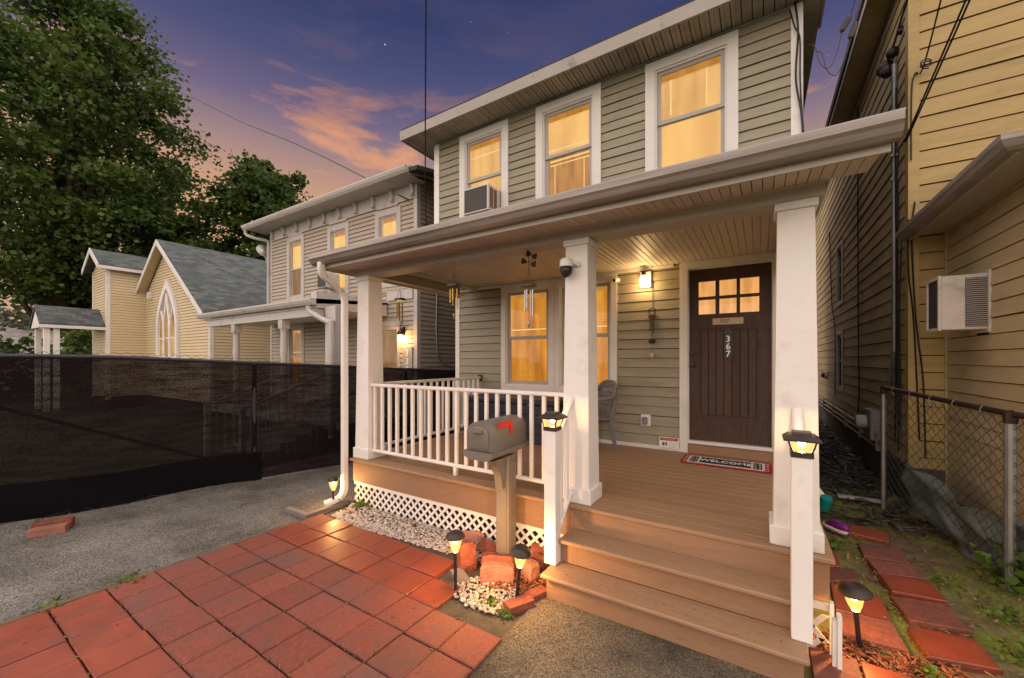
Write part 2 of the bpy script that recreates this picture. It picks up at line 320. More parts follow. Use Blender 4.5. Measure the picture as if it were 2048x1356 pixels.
m_tile = M('red_tile', (.265, .050, .020), .45, .2, 5, objvar=.09, bump=.05, bscale=50, spec=.5, dirt=(.19, .055, .035), dirtscale=3.5, dirtlo=.48, dirthi=.75)
m_tile2 = M('speckled_tile', (.225, .058, .037), .7, .30, 55, objvar=.10, bump=.35, bscale=220, dirt=(.13, .07, .06), dirtscale=2.4, dirtlo=.46, dirthi=.74)
edge_grime(m_tile, .1385, (.11, .042, .028)); edge_grime(m_tile2, .1385, (.085, .045, .035))
m_stone = M('weathered_paver', (.20, .062, .042), .75, .35, 30, objvar=.18, bump=.5, bscale=120, dirt=(.09, .05, .04), dirtscale=3, dirtlo=.45, dirthi=.75)
m_brick = M('red_paver', (.20, .055, .032), .8, .45, 16, objvar=.25, bump=1.0, bscale=55, dirt=(.14, .05, .035), dirtscale=6, dirtlo=.5, dirthi=.75)
m_brickpink = M('pink_block', (.34, .145, .10), .8, .35, 14, objvar=.12, bump=.8, bscale=60, dirt=(.20, .08, .055), dirtscale=7, dirtlo=.48, dirthi=.7)
m_soil = M('soil_moss', (.16, .118, .066), .95, .4, 9, objvar=0, bump=.8, bscale=60, dirt=(.19, .21, .034), dirtscale=1.5, dirtlo=.42, dirthi=.54)
m_soil2 = M('bed_soil', (.075, .060, .045), .95, .4, 9, objvar=0, bump=.8, bscale=60, dirt=(.12, .10, .08), dirtscale=2)
m_ground = M('lawn', (.045, .060, .022), .95, .4, 4, objvar=0, bump=.6, bscale=40, dirt=(.10, .075, .05), dirtscale=.3)
m_asphalt = M_gravel('asphalt_grey', (.060, .053, .045), (.33, .295, .25), 120, .50)
m_asphalt2 = M_gravel('asphalt_brown', (.042, .033, .022), (.27, .22, .15), 165, .45, crack=1)
m_pebble = M('white_pebble', (.52, .44, .36), .6, .3, 14, objvar=0)
m_mulch = M('red_mulch', (.20, .055, .022), .85, .6, 25, objvar=0)
m_litter = M('leaf_litter', (.17, .095, .04), .85, .7, 18, objvar=0)
m_slate = M('slate_rubble', (.055, .048, .043), .7, .6, 10, objvar=0)
m_concrete = M('concrete', (.20, .17, .15), .85, .2, 4, objvar=.05, bump=.4, bscale=30, dirt=(.08, .065, .055), dirtscale=1.2)
m_found = M('dark_foundation', (.105, .088, .078), .85, .25, 3, objvar=.05, bump=.4, bscale=25, dirt=(.045, .036, .034), dirtscale=.8, dirtlo=.42, dirthi=.62)
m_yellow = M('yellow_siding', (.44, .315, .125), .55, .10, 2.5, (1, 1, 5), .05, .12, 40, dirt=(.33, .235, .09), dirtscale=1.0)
m_yside = M('yellow_siding_side_lifted', (.53, .41, .22), .55, .12, 2.5, (1, 1, 5), .06, .12, 40, dirt=(.30, .235, .10), dirtscale=.9, dirtlo=.45, dirthi=.75)  # paler than the front siding, colour lifted to offset the shade on this wall
m_yext = M('tan_siding', (.53, .42, .255), .55, .08, 2.5, (1, 1, 3), .04, .1, 40, dirt=(.38, .28, .155), dirtscale=.9)
m_tan = M('neighbour_siding', (.42, .355, .285), .55, .06, 2, objvar=0)
m_cream = M('church_siding', (.62, .50, .31), .55, .06, 2, objvar=0)
m_shingle = M_shingle('grey_shingles', (.135, .155, .15))
m_roofdark = M('dark_roofing', (.05, .045, .042), .9, .3, 6, objvar=0, bump=.3, bscale=50)
m_glass = M_glass('window_glass')
E_W = (.86, .48, .13)
m_blind = M_emit('lit_blind', (.88, .50, .145), G*.95, 0, .24, 1.1)
m_shade = M_emit('lit_shade', (.92, .52, .15), G*1.0, 10, .16, .8, .93)
m_mini = M_emit('lit_miniblind', (.86, .36, .050), G*.92, 13, .34, 1.2, .60)
m_dim = M_emit('lit_room', (.60, .27, .055), G*.85, 0, .3, 2.2)
m_nlit = M_emit('neighbour_lit', (.98, .60, .19), G*.95, 0, .12, 1.5)
m_ndim = M_emit('neighbour_dim', (.36, .19, .075), G*.8, 0, .35, 3)
m_clit = M_emit('church_lit', (.70, .45, .20), G*.8, 0, .5, 2.5)
m_valance = M_emit('lit_valance', (.60, .27, .055), G*.9, 0, .2, 2)
m_hem = M_emit('lit_hem', (1.0, .66, .25), G*1.0, 0, .1, 2)
m_doorlit = M_emit('door_lit', (.93, .45, .14), G*.95, 0, .2, 3.5)
LW = (1.0, .50, .15)
m_lens = M_lens('lamp_lens', (1, .50, .12), 2.6 * G, .45)
m_core = M_emit('bulb_core', (1, .72, .36), 26 * G, 0, .02, 2)
m_lens2 = M_lens('post_lens', (1, .60, .20), 1.5 * G, .6)
m_sconce = M_lens('sconce_glass', (1, .72, .36), 5.5 * G, .6)
m_screen = M_screen('privacy_mesh', (.0105, .0072, .0082), .055)
m_screen2 = M_screen('privacy_mesh_double', (.006, .005, .0065), .01)
m_fpole = M('fence_pole', (.030, .028, .034), .4, .2, 8, objvar=.05, metal=.3)
m_wire = M('chain_wire', (.045, .044, .043), .5, .3, 20, objvar=0, metal=.5)
m_bark = M('bark', (.055, .042, .032), .9, .4, 5, (1, 1, .2), objvar=0, bump=.6, bscale=15)
m_leaf1 = M_leaf('leaves_big', (.011, .038, .008), (.11, .165, .030), .35)
m_leaf2 = M_leaf('leaves_mid', (.014, .036, .008), (.095, .150, .025), .35)
m_leaf3 = M_leaf('leaves_bright', (.035, .075, .012), (.16, .24, .035))
m_leaf4 = M_leaf('leaves_far', (.030, .040, .022), (.075, .085, .045))
m_chair = M('chair_plastic', (.17, .155, .165), .5, .06, 6, objvar=0)
m_navy = M('navy_resin', (.035, .034, .055), .45, .12, 8, objvar=.06)
m_gold = M('gold_chime', (.50, .34, .10), .35, .15, 20, objvar=.1, metal=.8)
m_silver = M('silver_chime', (.40, .40, .40), .3, .1, 20, objvar=.1, metal=.8)
m_cable = M('black_cable', (.012, .012, .012), .5, .2, 20, objvar=0)
m_wirebrown = M('brown_cable', (.06, .045, .04), .6, .2, 20, objvar=0)
m_ac = M('ac_white', (.62, .58, .54), .45, .08, 5, objvar=0, dirt=(.40, .36, .32), dirtscale=4, dirtlo=.58)
m_acdark = M('ac_coil', (.055, .048, .045), .6, .3, 30, objvar=0, bump=.5, bscale=150)
m_brickred = M('chimney_brick', (.20, .06, .04), .8, .3, 12, objvar=0)
m_matred = M('mat_red', (.33, .012, .014), .95, .25, 60, objvar=0, bump=.6, bscale=300)
m_matblack = M('mat_black', (.013, .013, .018), .95, .3, 60, objvar=0, bump=.6, bscale=300)
m_matwhite = M('mat_white', (.62, .58, .55), .95, .12, 60, objvar=0, bump=.4, bscale=300)
m_digit = M('digit_white', (.88, .87, .85), .5, .03, 10, objvar=0)
m_teal = M('teal_plastic', (.006, .20, .20), .4, .1, 8, objvar=0)
m_purple = M('purple_plastic', (.16, .012, .17), .4, .3, 14, objvar=0)
m_tarp = M('grey_tarp', (.105, .125, .12), .6, .35, 5, objvar=0, bump=.5, bscale=12)
m_rock = M('rocky_slope', (.20, .17, .16), .95, .5, 1.2, objvar=0, bump=.8, bscale=4)
m_plate = M('tan_plate', (.50, .40, .28), .5, .06, 10, objvar=0)
m_wood = M('edging_wood', (.16, .10, .065), .85, .3, 8, objvar=.1)

# ------------------------------------------------------------------ the setting
struct(MB().add([(-900,-200,-.03),(900,-200,-.03),(900,900,-.03),(-900,900,-.03)], [(0,1,2,3)]).build('ground', m_ground))
def sheet(x0, x1, y0, y1, z, nx, ny, amp, name, mat, seed=1):
    r = np.random.default_rng(seed); ph = r.uniform(0, 6.28, (6, 2)); fr = r.uniform(.8, 4.5, (6, 2)); v = []; f = []
    for j in range(ny+1):
        for i in range(nx+1):
            x = x0+(x1-x0)*i/nx; y = y0+(y1-y0)*j/ny
            h = sum(math.sin(fr[k,0]*x+ph[k,0])*math.sin(fr[k,1]*y+ph[k,1]) for k in range(6))/6
            v.append((x, y, z+amp*h))
    for j in range(ny):
        for i in range(nx):
            a = j*(nx+1)+i; f.append((a, a+1, a+nx+2, a+nx+1))
    return struct(MB().add(v, f).build(name, mat, smooth=True))
sheet(-6.75, -4.17, -3.0, 13.0, .006, 20, 90, .006, 'driveway', m_asphalt, 3)
# asphalt walk in front of the steps: straight left edge with a worn kerb lip
sheet(-1.36, .34, -2.5, 2.60, .016, 14, 40, .004, 'walkway', m_asphalt2, 4)
sheet(-4.16, -1.36, 2.0, 3.6, .0, 30, 16, .006, 'planting_bed', m_soil2, 5)
sheet(.20, 3.2, -1.5, 7.0, .002, 50, 130, .028, 'side_yard', m_soil, 6)
sheet(-4.16, -1.36, -1.5, 2.7, -.02, 8, 8, .0, 'patio_base', m_soil2, 7)
patio = bpy.data.objects['patio_base']; patio.name = 'patio'
# ---- patio tiles, each one a piece
TS = .2855
def tile_mesh(mat, nm):
    mb = MB(); h = .1385; b = .006
    mb.loft([[(-h,-h,-.04),(h,-h,-.04),(h,h,-.04),(-h,h,-.04)], [(-h,-h,-b),(h,-h,-b),(h,h,-b),(-h,h,-b)], [(-h+b,-h+b,0),(h-b,-h+b,0),(h-b,h-b,0),(-h+b,h-b,0)]])
    me = bpy.data.meshes.new(nm); me.from_pydata(mb.v, [], mb.f); fixnormals(me); me.materials.append(mat); return me
tA, tB = tile_mesh(m_tile, 'tile_smooth'), tile_mesh(m_tile2, 'tile_speckled')
for j in range(-5, 8):
    for i in range(10):
        x = -4.15 + .2805*(i+.5); y = .595 + TS*(j+.5)
        if (j == 5 and i > 7) or (j == 6 and i > 6) or j > 6: continue
        smooth = (y > 2.08 and x > -3.95) or (y < .9 and x < -2.75) or (y < .3 and x < -2.2) or random.random() < .06
        inst('tile', tA if smooth else tB, patio, (x + random.uniform(-.002,.002), y + random.uniform(-.002,.002), .03 + random.uniform(-.006,.004)),
             rot=(R(random.uniform(-.5,.5)), R(random.uniform(-.5,.5)), R(random.uniform(-.35,.35))))
# wooden edging strip and concrete kerb beside the patio
tag(MB().cbox(-4.185, -4.145, .1, 2.2, -.02, .034, .004).build('edging_strip', m_wood), 'narrow weathered wooden edging strip between driveway and red patio', 'edging')
kb = MB().cbox(-4.62, -4.20, 2.44, 2.50, -.02, .05, .006).cbox(-4.26, -4.20, 2.50, 3.0, -.02, .05, .006).build('concrete_kerb', m_concrete)
tag(kb, 'low concrete kerb at the corner of patio by the downspout', 'kerb')

# ------------------------------------------------------------------ siding and windows
_units = {}
def unit_board(mat):
    if mat.name not in _units:
        me = bpy.data.meshes.new('siding_board')
        v = [(0,-1,0),(1,-1,0),(1,-.85,.06),(0,-.85,.06),(0,-.25,1),(1,-.25,1),(1,.5,1),(0,.5,1),(1,.5,0),(0,.5,0)]
        f = [(0,1,2,3),(3,2,5,4),(4,5,6,7),(6,8,9,7),(9,8,1,0),(0,3,4,7,9),(1,8,6,5,2)]
        me.from_pydata(v, [], f); fixnormals(me); me.materials.append(mat); _units[mat.name] = me
    return _units[mat.name]
def siding(parent, P0, rz, L, z0, z1, e, mat, openings=(), objects=True, th=.020, lim=None, name='siding_board', tz=.09):
    d = Vector((math.cos(rz), math.sin(rz), 0)); nrm = Vector((-math.sin(rz), math.cos(rz), 0)); me = unit_board(mat); mb = MB(); P0 = Vector(P0)
    z = z0
    while z < z1 - .01:
        h = min(e, z1 - z); a, b = (0, L) if lim is None else lim(z + h)
        segs = [(a, b)] if b > a else []
        for (s0, s1, oz0, oz1) in openings:
            if z + h > oz0 + tz and z < oz1 - tz:
                ns = []
                for (p, q) in segs:
                    if s1-.05 <= p or s0+.05 >= q: ns.append((p, q)); continue
                    if s0+.05 > p: ns.append((p, s0+.05))
                    if s1-.05 < q: ns.append((s1-.05, q))
                segs = ns
        for (p, q) in segs:
            if q - p < .02: continue
            if objects: inst(name, me, parent, P0 + d*p + Vector((0,0,z+random.uniform(-.0015,.0015))), (q-p, th*random.uniform(.82,1.15), h*random.uniform(.925,.95)), (0, R(random.uniform(-.05,.05)), rz))
            else:
                vs = []
                for vv in me.vertices:
                    c = vv.co; vs.append(tuple(P0 + d*(p + c.x*(q-p)) + nrm*(c.y*th) + Vector((0,0,z + c.z*h*.90))))
                mb.add(vs, [tuple(pl.vertices) for pl in me.polygons])
        z += e
    if not objects: return mb.build('siding', mat, parent)
def window(parent, m, x0, x1, z0, z1, top, bot, cw=.10, mc=None, ms=None, split=.5, proud=.032, sash=.045, label=None, sill=False, depth=.08, hem=.12):
    mc = mc or m_trim; ms = ms or m_sash; mb = MB()
    mb.box(x0, x0+cw, -proud, .02, z0, z1, m).box(x1-cw, x1, -proud, .02, z0, z1, m).box(x0+cw, x1-cw, -proud, .02, z1-cw, z1, m).box(x0+cw, x1-cw, -proud, .02, z0, z0+cw, m)
    if sill: mb.box(x0-.03, x1+.03, -proud-.04, -proud+.001, z0, z0+.04, m)
    g = .022
    a, b, c, d = x0+cw, x1-cw, z0+cw, z1-cw
    # inner stop frame
    mb.box(a, a+g, -.012, depth, c, d, m).box(b-g, b, -.012, depth, c, d, m).box(a+g, b-g, -.012, depth, d-g, d, m).box(a+g, b-g, -.012, depth, c, c+g, m)
    w = mb.build('window', mc, parent)
    a += g; b -= g; c += g; d -= g; zm = c + (d-c)*(1-split)
    for nm, y, q0, q1, bl in (('upper', .012, zm-.02, d, top), ('lower', .036, c, zm+.02, bot)):
        s = MB(); s.box(a, a+sash, y, y+.022, q0, q1, m).box(b-sash, b, y, y+.022, q0, q1, m).box(a+sash, b-sash, y, y+.022, q0, q0+sash, m).box(a+sash, b-sash, y, y+.022, q1-sash, q1, m)
        s.build('sash', ms, w)
        MB().box(a+sash-.004, b-sash+.004, y+.009, y+.013, q0+sash-.004, q1-sash+.004, m).build('pane', m_glass, w)
    MB().box(a+.03, b-.03, .052, .0655, d-.105, d-.025, m).build('valance', m_valance, w)
    MB().box(a+.045, b-.045, .058, .0655, zm+.035+(d-zm)*hem, zm+.05+(d-zm)*hem, m).build('hem', m_hem, w)
    MB().box(a, b, .066, .072, zm, d, m).build('blind', top, w)
    MB().box(a, b, .066, .072, c, zm-.003, m).build('blind', bot, w)
    return w

# ------------------------------------------------------------------ main house
house = thing('sage_house', 'two-storey sage green house with white trimmed lit windows and front porch', 'house', (-2.2, 5.5, 0))
WY, UY = 5.42, 5.17
lw = MB().box(-4.575, .365, WY+.09, 14, 0, 2.97).build('lower_wall', m_sheath, house)
siding(lw, (-4.50, WY, 0), 0, 3.63, .625, 2.97, .127, m_sage, [(-3.612+4.50, -1.685+4.50, 1.25, 2.94)])
siding(lw, (.20, WY, 0), 0, .10, .60, 2.97, .127, m_sage)
MB().box(-4.59, -4.50, WY-.022, WY+.12, 0, 2.968).build('corner_board', m_white, lw)
MB().box(.29, .38, WY-.022, WY+.12, 0, 2.968).build('corner_board', m_white, lw)
MB().box(-4.497, -.88, WY-.024, WY+.01, .572, .622).build('base_trim', m_trim, lw)
MB().box(-4.497, -.95, WY-.02, WY+.006, 2.935, 2.972).build('cornice_trim', m_trim, lw)
uw = MB().box(-4.845, .362, UY+.09, 14.2, 2.99, 5.52).build('upper_wall', m_sheath, house)
MB().box(-4.85, .366, UY+.0, UY+.6, 2.985, 3.05).build('overhang_board', m_white, uw)
WIN_U = [(-4.286, -3.314), (-2.828, -1.827), (-1.243, -.217)]
siding(uw, (-4.75, UY, 0), 0, 5.02, 3.60, 5.52, .120, m_sage, [(a+4.75, b+4.75, 3.93, 5.48) for a, b in WIN_U])
MB().box(-4.862, -4.75, UY-.024, UY+.12, 3.05, 5.515).build('corner_board', m_white, uw)
MB().box(.27, .375, UY-.024, UY+.12, 3.05, 5.515).build('corner_board', m_white, uw)
mU = TR(0, UY, 0)
for (a, b), (tp, bt) in zip(WIN_U, [(m_blind, m_blind), (m_shade, m_dim), (m_blind, m_shade)]):
    wdw = window(house, mU, a, b, 3.93, 5.48, tp, bt, cw=.115, hem=(.55, .10, .0)[WIN_U.index((a, b))])
    if a == WIN_U[1][0]:
        for q in ((a+.2, b-.2, 4.585, 4.60), (a+.27, a+.28, 4.0, 4.585), (b-.28, b-.27, 4.0, 4.585), (a+.2, b-.2, 4.64, 4.66)): MB().box(q[0], q[1], UY+.060, UY+.0655, q[2], q[3]).build('lit_frame_line', m_hem, wdw)  # frame lines glow: their brightness is put in as emission
    if a == WIN_U[2][0]:
        for q in ((a+.28, a+.30), (b-.34, b-.325)): MB().box(q[0], q[1], UY+.060, UY+.0655, 4.80, 5.24).build('lit_fold_streak', m_hem, wdw)  # glowing strips painted in as vertical streaks of light
# paired porch window
mL = TR(0, WY, 0)
for a, b, c in ((-3.612, -2.646, 0), (-2.642, -1.685, 1)):
    w = window(house, mL, a, b, 1.25, 2.94, m_mini, m_mini, cw=.085, ms=m_sash, split=.5)
# roof with eave
rf = MB().add([(-5.24,4.73,5.60),(.56,4.73,5.60),(.56,9.6,7.6),(-5.24,9.6,7.6),(-5.24,4.73,5.70),(.56,4.73,5.70),(.56,9.6,7.72),(-5.24,9.6,7.72),(.56,14.4,5.6),(-5.24,14.4,5.6),(.56,14.4,5.7),(-5.24,14.4,5.7)],
     [(0,1,2,3),(4,7,6,5),(0,4,5,1),(3,2,8,9),(7,11,10,6),(1,5,6,2),(0,3,7,4),(2,6,10,8),(3,9,11,7),(8,10,11,9)]).build('roof', m_roofdark, house)
MB().box(-5.25, .57, 4.715, 4.745, 5.505, 5.665).build('fascia', m_fascia, rf)
MB().box(-5.255, -5.232, 4.745, UY+.5, 5.515, 5.68).build('fascia', m_fascia, rf)
MB().box(.552, .575, 4.745, UY+.5, 5.515, 5.68).build('fascia', m_fascia, rf)
MB().box(-5.23, .55, 4.75, UY+.08, 5.545, 5.56).build('soffit_gap_shade', m_black, rf)  # black sheet standing in for the shade in the panel grooves
sp = bpy.data.meshes.new('soffit_panel'); t_ = MB().box(0, .040, 0, 1, 0, .010).box(.046, .090, 0, 1, 0, .010).box(.040, .046, 0, 1, .006, .012); sp.from_pydata(t_.v, [], t_.f); fixnormals(sp); sp.materials.append(m_soffit)
for i in range(57):
    inst('soffit_panel', sp, rf, (-5.225 + i*.101, 4.747, 5.525 + random.uniform(0, .004)), (1, .425, 1))
MB().tube([(-4.76, UY-.012, 5.515), (.28, UY-.012, 5.515)], .012, 6).build('soffit_trim', m_soffit, rf)
for sx in (-5.22, .39):
    MB().box(sx, sx+(.33 if sx < 0 else .16), UY+.0, 9.0, 5.525, 5.535).build('soffit_panel', m_soffit, rf)
# front door
door = MB()
for q in [(-.776,-.665,.735,2.88),(-.018,.111,.735,2.88),(-.665,-.018,2.72,2.88),(-.665,-.018,2.13,2.31),(-.665,-.018,.735,1.03),(-.475,-.433,2.31,2.72),(-.249,-.212,2.31,2.72)]:
    door.box(q[0], q[1], WY+.03, WY+.07, q[2], q[3])
for q in [(-.665,-.475),(-.433,-.249),(-.212,-.018)]: door.box(q[0], q[1], WY+.03, WY+.07, 2.492, 2.528)
door.box(-.665, -.64, WY+.04, WY+.07, 1.03, 2.13).box(-.043, -.018, WY+.04, WY+.07, 1.03, 2.13).box(-.64, -.043, WY+.04, WY+.07, 1.03, 1.055).box(-.64, -.043, WY+.04, WY+.07, 2.105, 2.13)
door.box(-.776, .111, WY+.072, WY+.085, .735, 2.88)
dr = door.build('door', m_door, house); dr['label'] = 'dark brown door with six lit panes'
for q in [(-.665,-.475),(-.433,-.249),(-.212,-.018)]:
    for z0, z1 in ((2.31, 2.492), (2.528, 2.72)):
        pn = MB().box(q[0], q[1], WY+.050, WY+.054, z0, z1).build('pane', m_glass, dr)
        MB().box(q[0], q[1], WY+.0655, WY+.0675, z0, z1).build('lit_curtain', m_doorlit, dr)
pw = (.640-.043)/7
for k in range(7):
    MB().cbox(-.640+k*pw+.003, -.640+(k+1)*pw-.003, WY+.048, WY+.069, 1.056, 2.104, .003).build('plank', m_door, dr)
for z in (1.829, 1.68):
    kn = MB().lathe([(.030,0),(.030,.006),(.012,.01),(.012,.035),(.026,.04),(.030,.055),(.022,.068),(.0,.07)], n=14, m=TR(-.727, WY+.03, z, rx=R(90))).build('knob', m_bronze, dr, 'auto')
MB().cbox(-.505, -.176, WY+.020, WY+.031, 2.172, 2.252, .003).build('mail_slot', m_plate, dr)
MB().box(-.49, -.192, WY+.017, WY+.0195, 2.186, 2.238).build('slot_flap', m_plate, dr)
text('door_number', '507', .060, TR(-.375, WY+.0165, 2.213, rx=R(90)), m_black, dr, .0006, 1.15)
pl = [(-.045, -.19+.045)] ; poly = [(.045*math.cos(a), .145+.045*math.sin(a)) for a in np.linspace(0, math.pi, 9)] + [(.045*math.cos(a), -.145+.045*math.sin(a)) for a in np.linspace(math.pi, 2*math.pi, 9)]
MB().prism(poly, .012, TR(-.338, WY+.036, 1.94)).build('number_plaque', m_black, dr)
for k, ch in enumerate('367'):
    text('number', ch, .108, TR(-.338, WY+.0345, 1.993 - k*.091, rx=R(90)), m_digit, dr, .001, sx=.95)
cs = MB().box(-.878, -.782, WY-.03, WY+.05, .572, 2.972).box(.117, .21, WY-.03, WY+.05, .572, 2.972).box(-.782, .117, WY-.03, WY+.05, 2.885, 2.972)
cs.box(-.782, -.770, WY+.005, WY+.09, .73, 2.885).box(.105, .117, WY+.005, WY+.09, .73, 2.885).box(-.77, .105, WY+.005, WY+.09, 2.872, 2.885)
cs.build('door_casing', m_trim, house)
MB().cbox(-.781, .116, WY-.045, WY+.09, .695, .732, .004).build('threshold', m_trim, house)
MB().box(-.78, .115, WY-.012, WY+.06, .572, .693).build('kick_board', m_deckrim, house)

# ------------------------------------------------------------------ porch
porch = thing('front_porch', 'brown decked front porch with three white tapered columns, railings and steps', 'porch', (-1.9, 4.2, 0))
dk = MB().box(-4.13, .345, 2.985, 3.02, .30, .538).box(.31, .345, 3.02, 5.40, .30, .538).box(-4.13, -4.095, 3.02, 5.40, .05, .538).build('deck', m_deckrim, porch)
MB().box(-4.09, .305, 3.06, 5.41, .50, .537).build('deck_frame', m_black, dk)
yb = 2.95
wids = [.135] + [.1405]*17
for k, w_ in enumerate(wids):
    y1 = min(yb + w_ - .004, 5.417)
    if y1 - yb < .02: break
    MB().cbox(-4.155, .368, yb, y1, .54, .57, .006 if k == 0 else .003).build('deck_board', m_deck, dk)
    yb += w_
# steps
st = MB().box(-1.30, -1.26, 2.60, 2.98, .0, .17).box(.145, .185, 2.60, 2.98, 0, .17).box(.145, .185, 2.79, 2.98, .17, .355).box(-1.30, -1.26, 2.79, 2.98, .17, .355).build('steps', m_deckrim, porch)
for z, y0, y1, x0, x1 in ((.20, 2.51, 2.765, -1.345, .213), (.385, 2.71, 2.972, -1.30, .213)):
    MB().cbox(x0, x1, y0, y1, z-.03, z, .008).build('tread', m_deck, st)
MB().box(-1.32, .19, 2.565, 2.595, .005, .168).build('riser', m_deckrim, st)
MB().box(-1.30, .19, 2.762, 2.787, .202, .353).build('riser', m_deckrim, st)
MB().box(-1.30, .19, 2.958, 2.982, .387, .5385).build('riser', m_deckrim, st)
# columns
def column(x, y=3.14):
    b0, b1 = .118, .096
    c = MB().loft([[(x-b0,y-b0,.69),(x+b0,y-b0,.69),(x+b0,y+b0,.69),(x-b0,y+b0,.69)], [(x-b1,y-b1,2.685),(x+b1,y-b1,2.685),(x+b1,y+b1,2.685),(x-b1,y+b1,2.685)]]).build('column', m_white, porch)
    MB().cbox(x-.138, x+.138, y-.138, y+.138, .571, .692, .005).build('base', m_white, c)
    MB().cbox(x-.112, x+.112, y-.112, y+.112, 2.687, 2.738, .004).build('capital', m_white, c)
    return c
column(-4.02); column(-1.29); column(.185)
# beams and ceiling
MB().box(-4.16, .33, 3.03, 3.23, 2.740, 2.96).build('beam', m_beam, porch)
MB().box(-4.17, -4.10, 3.231, 5.41, 2.925, 2.972).build('side_trim', m_beam, porch)
MB().box(.14, .33, 3.231, 5.41, 2.742, 2.96).build('beam', m_beam, porch)
cl = MB().box(-4.10, .14, 3.235, 5.41, 2.992, 3.005).build('ceiling', m_ceil, porch)
cb = bpy.data.meshes.new('ceiling_board'); t_ = MB().loft([[(0,0,.004),(.004,0,0),(.060,0,0),(.064,0,.004),(.064,0,.012),(0,0,.012)], [(0,1,.004),(.004,1,0),(.060,1,0),(.064,1,.004),(.064,1,.012),(0,1,.012)]]); cb.from_pydata(t_.v, [], t_.f); fixnormals(cb); cb.materials.append(m_ceil)
for i in range(63): inst('ceiling_board', cb, cl, (-4.098 + i*.0672, 3.234, 2.975), (1, 2.175, 1))
# porch roof, gutter, soffit
pr = MB()
for x0_, x1_, y0_, y1_ in ((-4.30, .345, 2.66, 5.16), (.345, .545, 2.66, 3.06)):
    za, zb = 2.90 + (y0_-2.66)*.328, 2.90 + (y1_-2.66)*.328
    pr.add([(x0_,y0_,za),(x1_,y0_,za),(x1_,y1_,zb),(x0_,y1_,zb),(x0_,y0_,za+.05),(x1_,y0_,za+.05),(x1_,y1_,zb+.055),(x0_,y1_,zb+.055)], [(0,1,2,3),(4,7,6,5),(0,4,5,1),(1,5,6,2),(2,6,7,3),(3,7,4,0)])
pr = pr.build('porch_roof', m_roofdark, porch)
MB().box(-4.30, .545, 2.655, 2.675, 2.775, 2.955).build('fascia', m_beam, pr)
for x in (-4.30, .32): MB().add([(x,2.676 if x < 0 else 3.24,2.78),(x+.02,2.676 if x < 0 else 3.24,2.78),(x+.02,5.15,2.78),(x,5.15,2.78),(x,2.676 if x < 0 else 3.24,2.905 if x < 0 else 3.08),(x+.02,2.676 if x < 0 else 3.24,2.905 if x < 0 else 3.08),(x+.02,5.15,3.71),(x,5.15,3.71)], [(0,1,2,3),(4,5,6,7),(0,1,5,4),(1,2,6,5),(2,3,7,6),(3,0,4,7)]).build('gable_board', m_beam, pr)
prof = [(2.652,2.93),(2.652,2.815),(2.60,2.812),(2.575,2.83),(2.560,2.86),(2.545,2.875),(2.545,2.915),(2.55,2.925),(2.56,2.92),(2.557,2.88),(2.575,2.86),(2.60,2.828),(2.64,2.83),(2.64,2.93)]
gx0, gx1 = -4.33, .575
gu = MB().loft([[(gx0,y,z) for y,z in prof],[(gx1,y,z) for y,z in prof]], cap=False)
for x in (gx0, gx1-.003): gu.prism([(2.652,2.93),(2.652,2.815),(2.60,2.812),(2.575,2.83),(2.560,2.86),(2.545,2.875),(2.545,2.915)], .003, Matrix(((0,1,0,x),(1,0,0,0),(0,0,1,0),(0,0,0,1))))
gu.build('gutter', m_gutter, pr)
MB().box(-4.275, .525, 2.68, 3.028, 2.845, 2.855).build('soffit_gap_shade', m_black, pr)  # black colour supplies the shade behind the porch panel gaps
ps = bpy.data.meshes.new('porch_soffit_panel'); t_ = MB().box(0, .0525, 0, 1, 0, .010); ps.from_pydata(t_.v, [], t_.f); fixnormals(ps); ps.materials.append(m_psoffit)
for i in range(84): inst('soffit_panel', ps, pr, (-4.272 + i*.0571, 2.678, 2.790 + random.uniform(0,.002)), (1, .35, 1), (R(6), 0, 0))
MB().box(-4.30, .34, 3.012, 3.0285, 2.815, 2.842).build('soffit_trim', m_psoffit, pr)
for x0, x1 in ((-4.278, -4.165),): MB().box(x0, x1, 3.03, 5.14, 2.80, 2.81).build('soffit_panel', m_psoffit, pr)
# downspout at the left end of the gutter
ds = MB()
def rect_path(mb, pts, a, b):
    pts = [Vector(p) for p in pts]; rings = []
    for i, p in enumerate(pts):
        d = (pts[min(i+1,len(pts)-1)] - pts[max(i-1,0)]).normalized(); s = Vector((0,1,0)) if abs(d.y) < .8 else Vector((1,0,0))
        u = s.cross(d).normalized(); w = d.cross(u)
        rings.append([tuple(p + u*a*ca + w*b*sa) for ca, sa in ((-1,-.7),(-.7,-1),(.7,-1),(1,-.7),(1,.7),(.7,1),(-.7,1),(-1,.7))])
    mb.loft(rings)
rect_path(ds, curve([(-4.16, 2.60, 2.83), (-4.16, 2.60, 2.76), (-4.18, 2.64, 2.69), (-4.205, 2.80, 2.60), (-4.215, 2.90, 2.53), (-4.215, 2.93, 2.44), (-4.215, 2.93, 2.3)], 5), .028, .036)
rect_path(ds, [(-4.215, 2.93, 2.32), (-4.215, 2.93, 1.2), (-4.215, 2.93, .22)], .029, .037)
rect_path(ds, curve([(-4.215, 2.93, .24), (-4.215, 2.92, .17), (-4.23, 2.88, .11), (-4.27, 2.78, .075), (-4.29, 2.72, .065)], 4), .030, .038)
ds.build('downspout', m_white, porch, 'auto')
